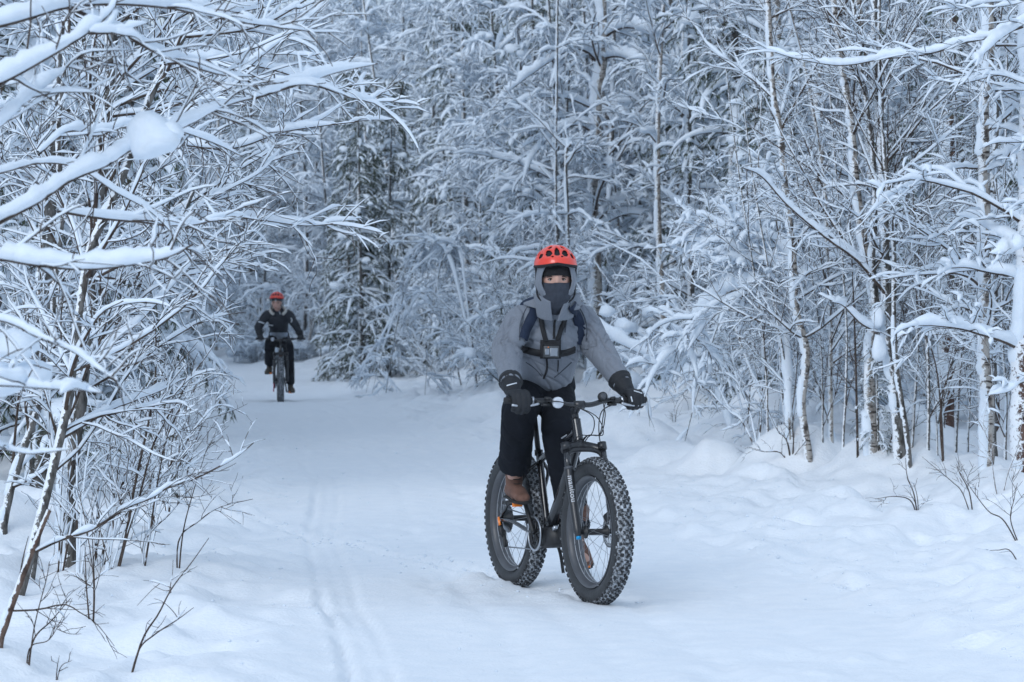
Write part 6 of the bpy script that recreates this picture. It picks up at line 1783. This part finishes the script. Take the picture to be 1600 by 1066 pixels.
    # ---- gloves
    for s in (-1, 1):
        c, gd = p['grip'][s]
        g = Geo(); hand(g, c, gd, bf, up, s, J['wrist', s], 1.16, 0.0142, p['tip'][s])
        cf = J['wrist', s]; dr_ = norm(J['cuff', s] - cf)
        loft(g, [cf - dr_ * 0.01, cf + dr_ * 0.030, cf + dr_ * 0.060], [0.042, 0.052, 0.062], side=gd, S=20, N=14)
        V_, Q, NN = fuse(g, max(0.0045, vox * 0.5), 2)
        t = V_ @ dr_
        V_ = V_ + NN * (0.0018 * np.sin((V_ @ dr_) * 240) * (((V_ - cf) @ dr_) > 0.02))[:, None]
        gl = link('glove', mesh_np('glove', V_ - base, Q, [M['glove']]), root)
        if not p['far']:
            gb = BVHTree.FromPolygons(V_.tolist(), Q.tolist())
            for pix in p['glove_print'][s]:
                ribbon('glove_print', gb, pix, 15.3, 0.006, M['white_print'], gl, base, 0.002, 0.002, 8)
    # ---- boots
    for s in (-1, 1):
        gu, gs = Geo(), Geo()
        boot(gu, gs, J['ankle', s], J['toe', s], norm(J['knee', s] - J['ankle', s]) * 0.3 + p['boot_up'][s], p.get('boot_k', 1.0))
        V_, Q, NN = fuse(gu, 0.006, 2)
        V_ = V_ + NN * (0.002 * fbm(V_[:, 0] * 40 + V_[:, 1] * 20, V_[:, 2] * 40, 33))[:, None]
        bo = link('boot', mesh_np('boot', V_ - base, Q, [M[p['boot']]]), root)
        put_('boot_sole', gs, M['sole'], bo)
        tdir = norm(J['toe', s]); g = Geo()
        if not p['far']:
            sd_ = norm(np.cross(tdir, up))
            for q in range(5):
                cc = J['ankle', s] + tdir * (0.052 + 0.010 * max(0, 2 - q) * 0.8) + up * (-0.03 + q * 0.022)
                bar(g, [cc - sd_ * 0.018, cc + tdir * 0.008, cc + sd_ * 0.018], 0.0025, 5, N=6)
            put_('bootlaces', g, M['sole'], bo)
    # ---- beanie, hood, helmet
    g = Geo(); dome(g, H, F, L, U, 0.106, 0.086, 0.132, lambda az: p['beanie_el'] - 14 * (1 - np.cos(np.radians(az))) * 0.9, nu=64, nv=20)
    put_('beanie', g, M[p['beanie']])
    if not p['far']:
        # neck gaiter: wraps chin and mouth up to the nose
        g = Geo()
        loft(g, [H - U * 0.135 - F * 0.045, H - U * 0.10 - F * 0.014, H - U * 0.060 + F * 0.012, H - U * 0.020 + F * 0.012], [0.058, 0.067, 0.079, 0.082], [0.062, 0.084, 0.102, 0.104], side=L, N=24, round_ends=False)
        # cut the top edge so that it dips at the temples
        V_ = g.v[0]; hgt = (V_ - H) @ U; lat = (V_ - H) @ L; fr = (V_ - H) @ F
        topm = hgt > -0.03
        V_[topm] += np.outer(0.010 * np.exp(-(lat[topm] / 0.02) ** 2) * (fr[topm] > 0) + 0.012 * np.clip(np.abs(lat[topm]) / 0.08, 0, 1) ** 2, U)
        V_ += norm(V_ - H) * (0.004 * fbm(lat * 30, hgt * 55, 12))[:, None]
        put_('neck_gaiter', g, M['gaiter'])
        # hood with a face opening
        g = Geo(); nu, nv = 72, 30
        a_ = np.linspace(0, 2 * math.pi, nu, endpoint=False); b_ = np.linspace(0, 1, nv)
        AA, BB_ = np.meshgrid(a_, b_)
        # rings run from the face opening (b=0) over the crown to the back of the head (b=1)
        pol = np.radians(50 + 128 * BB_)
        open_y = np.where(np.sin(AA) > 0, 1.0, 1.05)
        rxh, ryh, rzh = 0.118, 0.100, np.where(np.sin(AA) > 0, 0.142, 0.108)
        X = np.cos(pol) * rxh; rad = np.sin(pol) ** 0.85
        Y = np.cos(AA) * rad * ryh; Z = np.sin(AA) * rad * rzh * open_y
        nz = 1 + 0.03 * fbm(AA * 3, BB_ * 6, 8)
        P = H + X[..., None] * F + (Y * nz)[..., None] * L + (Z * nz)[..., None] * U
        i = np.arange(nu * nv).reshape(nv, nu); j = np.roll(i, -1, 1)
        g.add(P.reshape(-1, 3), np.stack([i[:-1], j[:-1], j[1:], i[1:]], -1).reshape(-1, 4)); g.f.setdefault(nu, []).append(np.array([i[-1]]))
        hood = put_('hood', g, M['jacket']); solid(hood, 0.006)
        g = Geo(); rp = P[0]; loft_ring(g, rp, 0.0055); put_('hood_edge', g, M['jacket'], hood)
        # loose hood flaps that stand out over the shoulders
        for s in (-1, 1):
            g = Geo(); n0 = J['neck']
            A0 = n0 + bl * s * 0.055 + up * 0.045 + bf * 0.035; A1 = n0 + bl * s * 0.165 + up * -0.002 - bf * 0.02; A2 = n0 + bl * s * 0.075 + up * -0.035 + bf * 0.055; A3 = n0 + bl * s * 0.06 + up * 0.03 - bf * 0.06
            g.add([A0, A1, A2, A3, A0 + up * 0.008, A1 + up * 0.012, A2 + up * 0.004, A3 + up * 0.01], np.array([[0, 1, 2], [0, 3, 1], [4, 6, 5], [4, 5, 7], [0, 2, 6], [0, 6, 4], [2, 1, 5], [2, 5, 6], [1, 3, 7], [1, 7, 5], [3, 0, 4], [3, 4, 7]]))
            fl = put_('hood_flap', g, M['jacket'], jk)
            md = fl.modifiers.new('soft', 'BEVEL'); md.width = 0.006; md.segments = 2
    vents = [(0, 50, 7.5, 18, 0), (33, 42, 9, 13, -36), (-33, 42, 9, 13, 36), (62, 31, 8.5, 9, -36), (-62, 31, 8.5, 9, 36), (88, 40, 6, 12, -30), (-88, 40, 6, 12, 30),
             (118, 38, 7, 12, 0), (-118, 38, 7, 12, 0), (150, 40, 7, 12, 0), (-150, 40, 7, 12, 0), (180, 42, 7, 13, 0), (45, 66, 5, 8, -10), (-45, 66, 5, 8, 10), (110, 66, 6, 9, 0), (-110, 66, 6, 9, 0), (16, 30, 3.5, 2.2, 0), (-16, 30, 3.5, 2.2, 0)]
    hk = p['helmet_k']; HC = H + U * 0.070 - F * 0.004
    g = Geo(); rim = lambda az: 12 - 9 * np.abs(np.sin(np.radians(az))) - 10 * (np.abs(az) > 90) * np.abs(np.cos(np.radians(az)))
    dome(g, HC, F, L, U, 0.138 * hk, 0.108 * hk, 0.108 * hk, rim, vents, ridge=0.012)
    hel = put_('helmet', g, M['red_shell']); solid(hel, 0.003)
    g = Geo(); rim2 = lambda az: rim(az) - 7
    dome(g, HC, F, L, U, 0.126 * hk, 0.098 * hk, 0.094 * hk, rim2, nu=72, nv=20)
    put_('helmet_liner', g, M['liner'], hel)
    g = Geo(); edge = []
    for q in np.radians(np.arange(0, 360, 10)):
        az = math.degrees(q); az = az - 360 if az > 180 else az
        e = math.radians(float(rim(np.array(az))) - 3)
        edge.append(HC + F * 0.133 * hk * math.cos(e) * math.cos(q) + L * 0.104 * hk * math.cos(e) * math.sin(q) + U * 0.102 * hk * math.sin(e))
    loft_ring(g, np.array(edge), 0.008); put_('helmet_rim', g, M['liner'], hel)
    for s in (-1, 1):
        g = Geo(); bar(g, [HC + L * s * 0.102 + F * 0.03, H + L * s * 0.098 - U * 0.03 + F * 0.02, H + L * s * 0.086 - U * 0.09 + F * 0.03, H - U * 0.135 + F * 0.055 + L * s * 0.02], 0.0045, 6, N=16); put_('chin_strap', g, M['webbing'], hel)
    return root, jk, bvh, base, put_

def clump_ball(g, c, r):
    bm = bmesh.new(); bmesh.ops.create_icosphere(bm, subdivisions=2, radius=r)
    g.add(np.array([v.co[:] for v in bm.verts]) + c, np.array([[v.index for v in f.verts] for f in bm.faces])); bm.free()

def loft_ring(g, pts, r, S=8):
    P = np.asarray(pts, float); n = len(P)
    T = norm(np.roll(P, -1, 0) - np.roll(P, 1, 0)); C = P.mean(0)
    U_ = norm((P - C) - ((P - C) * T).sum(-1, keepdims=True) * T); W = np.cross(T, U_)
    a = np.arange(S) * 2 * math.pi / S
    V_ = P[:, None] + r * (np.cos(a)[None, :, None] * U_[:, None] + np.sin(a)[None, :, None] * W[:, None])
    i = np.arange(n * S).reshape(n, S); j = np.roll(i, -1, 0)
    g.add(V_.reshape(-1, 3), np.stack([i, j, np.roll(j, -1, 1), np.roll(i, -1, 1)], -1).reshape(-1, 4))

# ---- near cyclist
bf1 = v3(hd[0], hd[1], 0); bl1 = v3(-hd[1], hd[0], 0)
J = {}
J['head'] = wpt(868, 438, 15.53)
J['neck'] = wpt(867, 476, 15.66)
J['chest'] = wpt(862, 522, 15.72)
J['waist'] = wpt(856, 575, 15.86)
J['hem'] = wpt(853, 585, 15.84)
J['pelvis'] = wpt(849, 606, 15.93)
J['shoulder', -1] = wpt(813, 503, 15.66); J['shoulder', 1] = wpt(909, 501, 15.80)
J['elbow', -1] = wpt(791, 548, 15.58); J['elbow', 1] = wpt(937, 545, 15.72)
c1, g1 = GR1[-1]; c2, g2 = GR1[1]
J['wrist', -1] = c1 - bf1 * 0.075 + v3(0, 0, 0.060) - bl1 * 0.004
J['wrist', 1] = c2 - bf1 * 0.080 + v3(0, 0, 0.056) - bl1 * 0.010
for s in (-1, 1):
    J['cuff', s] = J['wrist', s] + norm(J['elbow', s] - J['wrist', s]) * 0.050
J['hip', -1] = J['pelvis'] - bl1 * 0.085 - v3(0, 0, 0.01); J['hip', 1] = J['pelvis'] + bl1 * 0.085 - v3(0, 0, 0.01)
J['ankle', -1] = PD1[-1] + v3(0, 0, 0.110) - bf1 * 0.060 + bl1 * 0.025
J['ankle', 1] = PD1[1] + v3(0, 0, 0.150) - bf1 * 0.075
J['toe', -1] = norm(bf1 + v3(-0.12, 0, -0.08)); J['toe', 1] = norm(bf1 + v3(0.02, 0, -0.60))
J['knee', -1] = wpt(810, 652, 15.50); J['knee', 1] = wpt(874, 684, 15.55)
BASE1 = v3(J['pelvis'][0], J['pelvis'][1], gz(J['pelvis'][0], J['pelvis'][1]))
P1 = dict(base=BASE1, J=J, face=(0.07, -1, -0.04), uphead=(0.0, -0.03, 1), head2d=hd, voxel=0.007, grip={-1: GR1[-1], 1: GR1[1]}, far=False,
          label='near cyclist in a grey jacket, red helmet and dark face covering',
          trouser_r=(0.094, 0.086, 0.083, 0.080), hem_up={-1: 0.10, 1: 0.03}, torso_w=(0.150, 0.158, 0.170, 0.122), sleeve_r=(0.070, 0.080, 0.076, 0.071, 0.062, 0.053),
          collar=v3(0, 0, 0.022), jacket_mats=('jacket',), boot='boot', beanie='beanie', beanie_el=12, helmet_k=1.0, boot_up={-1: v3(0, 0, 1), 1: v3(0, 0, 1) + bf1 * 0.3}, tip={-1: 1.7, 1: 1.15},
          glove_print={-1: [[(792, 603), (799, 601), (807, 599)], [(777, 599), (780, 597)]], 1: [[(990, 611), (997, 613), (1003, 615)], [(986, 620), (987, 624), (988, 628)]]})
person1, jk1, bvh1, base1, put1 = cyclist(P1)
def rb(nm, pix, w, m='webbing', par=jk1, lift=0.004): return ribbon(nm, bvh1, pix, 15.6, w, M[m], par, base1, lift)
rb('zip', [(867, 500), (866, 508), (866, 516), (865, 530)], 0.011, lift=0.002)
rb('zip', [(854, 560), (855, 572), (853, 582), (849, 592)], 0.010, lift=0.002)
for pix in ([(828, 474), (817, 492), (812, 512), (812, 532)], [(902, 476), (913, 495), (917, 515), (916, 534)], [(822, 566), (836, 576), (846, 588)], [(893, 566), (880, 578), (866, 590)], [(845, 506), (846, 520)], [(884, 506), (883, 520)]):
    rb('seam', pix, 0.0045, 'seam', lift=0.0006)
rb('drawcord', [(872, 562), (872, 572), (871, 580)], 0.004, lift=0.003)
def lapel(corners, ds, nm):
    """a stiff collar flap: corners TL, TR, BR, BL as pixels with their distances"""
    c = [wpt(a, b, d) for (a, b), d in zip(corners, ds)]
    n = 9; uu, vv = np.meshgrid(np.linspace(0, 1, n), np.linspace(0, 1, n))
    P = (c[0] * ((1 - uu) * (1 - vv))[..., None] + c[1] * (uu * (1 - vv))[..., None] + c[2] * (uu * vv)[..., None] + c[3] * ((1 - uu) * vv)[..., None])
    P[..., 1] -= 0.018 * np.sin(uu * math.pi) * (1 - 0.4 * vv); P[..., 2] += 0.004 * np.sin(uu * 5 + vv * 3)
    i = np.arange(n * n).reshape(n, n)
    g = Geo(); g.add(P.reshape(-1, 3) - base1, np.stack([i[:-1, :-1], i[:-1, 1:], i[1:, 1:], i[1:, :-1]], -1).reshape(-1, 4))
    o = g.obj(nm, M['jacket'], jk1); solid(o, 0.010, 0); bv = o.modifiers.new('b', 'BEVEL'); bv.width = 0.003; bv.segments = 2
    return o
lapel([(834, 459), (860, 470), (863, 503), (840, 495)], (15.56, 15.44, 15.50, 15.56), 'collar_flap')
lapel([(898, 462), (881, 474), (871, 503), (895, 496)], (15.60, 15.46, 15.50, 15.60), 'collar_flap')
# backpack: pack on the back, straps over the shoulders
bpk = empty('backpack', tuple(base1)); tag(bpk, 'dark backpack with navy shoulder straps worn by the near cyclist', 'backpack')
g = Geo(); bk = J['chest'] - bf1 * 0.185
loft(g, [bk - v3(0, 0, 0.22) - bf1 * 0.02, bk - bf1 * 0.03, bk + v3(0, 0, 0.14)], [0.125, 0.130, 0.105], [0.07, 0.085, 0.06], side=bl1, S=20)
V_, Q, NN = fuse(g, 0.012, 2)
link('pack', mesh_np('pack', V_ - base1, Q, [M['navy']]), bpk)
for pix in ([(833, 474), (835, 486), (829, 500), (821, 516), (817, 530)], [(893, 476), (899, 490), (905, 506), (907, 522), (903, 538)]):
    ribbon('shoulder_strap', bvh1, pix, 15.6, 0.052, M['navy'], bpk, base1, 0.006, 0.006)
# chest harness and the little camera on it
hn = empty('chest_harness', tuple(base1)); tag(hn, 'black chest harness with a small action camera strapped over the grey jacket', 'camera harness')
for pix in ([(840, 478), (844, 495), (848, 514), (853, 533)], [(886, 482), (882, 500), (876, 516), (871, 533)]): ribbon('strap', bvh1, pix, 15.6, 0.024, M['webbing'], hn, base1, 0.006, 0.004)
for pix in ([(812, 544), (826, 548), (845, 552)], [(872, 552), (885, 551), (898, 546)]): ribbon('chest_band', bvh1, pix, 15.6, 0.036, M['webbing'], hn, base1, 0.005, 0.004)
h_, n_, _, _ = bvh1.ray_cast(Vector((0, 0, CAM_Z)), Vector(norm(wpt(860, 547, 15.6) - np.array([0, 0, CAM_Z]))))
cc = np.array(h_); cd = norm(np.array([0.10, -1, -0.05])); cs_ = norm(np.cross(v3(0, 0, 1), cd)); cu_ = np.cross(cd, cs_)
def cbox(nm, off, size, m, par, bev=0.2, sm=False):
    g = Geo(); box(g, cc - base1 + cs_ * off[0] + cu_ * off[1] + cd * off[2], (cs_, cu_, cd), size, bev); return g.obj(nm, M[m], par, smooth=sm)
cbox('mount_plate', (0, 0.004, 0.006), (0.105, 0.095, 0.022), 'webbing', hn, 0.3)
cm = cbox('camera_body', (0.0, -0.006, 0.030), (0.078, 0.060, 0.034), 'cam', hn, 0.15)
cbox('camera_frame', (0.0, 0.028, 0.030), (0.086, 0.008, 0.030), 'webbing', cm)
cbox('camera_screen', (0.012, -0.008, 0.0485), (0.040, 0.042, 0.003), 'lens', cm)
cbox('camera_lens', (-0.022, -0.006, 0.050), (0.022, 0.030, 0.006), 'lens', cm)
cbox('recording_light', (-0.016, 0.017, 0.049), (0.006, 0.004, 0.003), 'orange', cm)

# ---- distant cyclist
bf2 = v3(hd2[0], hd2[1], 0); bl2 = v3(-hd2[1], hd2[0], 0)
D0 = 49.0
J = {}
J['head'] = wpt(432.5, 474, D0 - 0.42)
J['neck'] = wpt(434.5, 487, D0 - 0.30)
J['chest'] = wpt(435, 500, D0 - 0.25)
J['waist'] = wpt(435.5, 516, D0 - 0.08)
J['hem'] = wpt(435.5, 524, D0)
J['pelvis'] = wpt(436, 530, D0 + 0.10)
J['shoulder', -1] = wpt(417, 493, D0 - 0.26); J['shoulder', 1] = wpt(451, 492, D0 - 0.26)
J['elbow', -1] = wpt(403.5, 511, D0 - 0.35); J['elbow', 1] = wpt(461.5, 507, D0 - 0.35)
c1, g1 = GR2[-1]; c2, g2 = GR2[1]
J['wrist', -1] = c1 - bf2 * 0.07 + v3(0, 0, 0.05); J['wrist', 1] = c2 - bf2 * 0.07 + v3(0, 0, 0.05)
for s in (-1, 1):
    J['cuff', s] = J['wrist', s] + norm(J['elbow', s] - J['wrist', s]) * 0.04
J['hip', -1] = J['pelvis'] - bl2 * 0.09; J['hip', 1] = J['pelvis'] + bl2 * 0.09
J['ankle', -1] = PD2[-1] + v3(-0.01, 0, 0.105) - bf2 * 0.08
J['ankle', 1] = PD2[1] + v3(0.0, 0, 0.105) - bf2 * 0.08
J['toe', -1] = norm(bf2 + v3(-0.25, 0, -0.15)); J['toe', 1] = norm(bf2 + v3(0.2, 0, -0.1))
J['knee', -1] = wpt(422, 538, D0 - 0.36); J['knee', 1] = wpt(451, 545, D0 - 0.28)
BASE2 = v3(J['pelvis'][0], J['pelvis'][1], gz(J['pelvis'][0], J['pelvis'][1]))
P2_ = dict(base=BASE2, J=J, face=(-0.10, -1, -0.05), uphead=(0, -0.02, 1), head2d=hd2, voxel=0.011, grip={-1: GR2[-1], 1: GR2[1]}, far=True,
           label='distant cyclist in a black fur-trimmed jacket and red helmet riding up the trail',
           trouser_r=(0.092, 0.086, 0.078, 0.072), hem_up={-1: 0.05, 1: 0.05}, torso_w=(0.150, 0.150, 0.168, 0.14), sleeve_r=(0.075, 0.075, 0.064, 0.058, 0.052, 0.048),
           collar=v3(0, 0, 0.012), jacket_mats=('black_cloth', 'pale_cloth'), band=(-0.2, 0.045), boot='boot_olive', beanie='beanie_grey', beanie_el=20, helmet_k=1.04, boot_up={-1: v3(0, 0, 1), 1: v3(0, 0, 1)}, tip={-1: 1.0, 1: 1.0}, glove_print={})
person2, jk2, bvh2, base2, put2 = cyclist(P2_)
# fur trim lying on both shoulders, pale stripes on sleeves and chest, beanie badge
rf = np.random.RandomState(4)
nk = J['neck']
for s in (-1, 1):
    g = Geo(); a_ = np.linspace(0, 1, 9)
    pts = np.array([nk + bl2 * s * (0.075 + 0.045 * math.sin(q * 3)) + v3(0, 0, 0.075 - 0.11 * q) + bf2 * (0.02 + 0.05 * q) for q in a_])
    loft(g, pts, np.full(9, 0.024), side=bf2, N=16, S=10)
    blades(g, pts[None], rf, 220, 0.035, 0.008, 1.2)
    g.v = [v - base2 for v in g.v]; g.obj('fur_trim', M['fur'], jk2, smooth=False)
for pix, w in (([(404, 503), (408, 504), (413, 505.5)], 0.018), ([(418, 507), (422, 508), (427, 508.5)], 0.018), ([(455, 497), (456.5, 500), (455, 504)], 0.014), ([(436, 484), (437, 488), (438, 491)], 0.016)):
    ribbon('pale_stripe', bvh2, pix, 48.7, w, M['white_print'], jk2, base2, 0.004, 0.004, 8)
g = Geo(); Hh = J['head']; box(g, Hh + v3(-0.01, -0.100, 0.042) - base2, (v3(1, 0, 0), v3(0, 0, 1), v3(0, 1, 0)), (0.02, 0.018, 0.006), 0.2); g.obj('beanie_badge', M['white_print'], person2)
g = Geo(); blades(g, np.array([[Hh + v3(-0.07, -0.03, 0.0), Hh + v3(-0.075, -0.02, -0.06), Hh + v3(-0.06, -0.03, -0.11)], [Hh + v3(0.07, -0.03, 0.0), Hh + v3(0.075, -0.02, -0.06), Hh + v3(0.06, -0.03, -0.11)]]), rf, 90, 0.05, 0.006, 0.4, 0.6)
g.v = [v - base2 for v in g.v]; g.obj('hair', M['brow'], person2, smooth=False)
# ------------------------------------------------------------------ cold haze between the trees
bm = bmesh.new(); bmesh.ops.create_cube(bm, size=1)
me = bpy.data.meshes.new('haze'); bm.to_mesh(me); bm.free()
hz = link('haze', me); hz.location = (0, 120, 8.5); hz.scale = (400, 300, 22)
hm = bpy.data.materials.new('haze'); hm.use_nodes = True; hm.node_tree.nodes.clear()
ho = hm.node_tree.nodes.new('ShaderNodeOutputMaterial'); hv = hm.node_tree.nodes.new('ShaderNodeVolumePrincipled')
hv.inputs['Color'].default_value = (0.9, 0.95, 1.0, 1); hv.inputs['Density'].default_value = 0.0005; hv.inputs['Anisotropy'].default_value = 0.2
hm.node_tree.links.new(hv.outputs[0], ho.inputs['Volume'])
me.materials.append(hm)
tag(hz, kind='stuff')
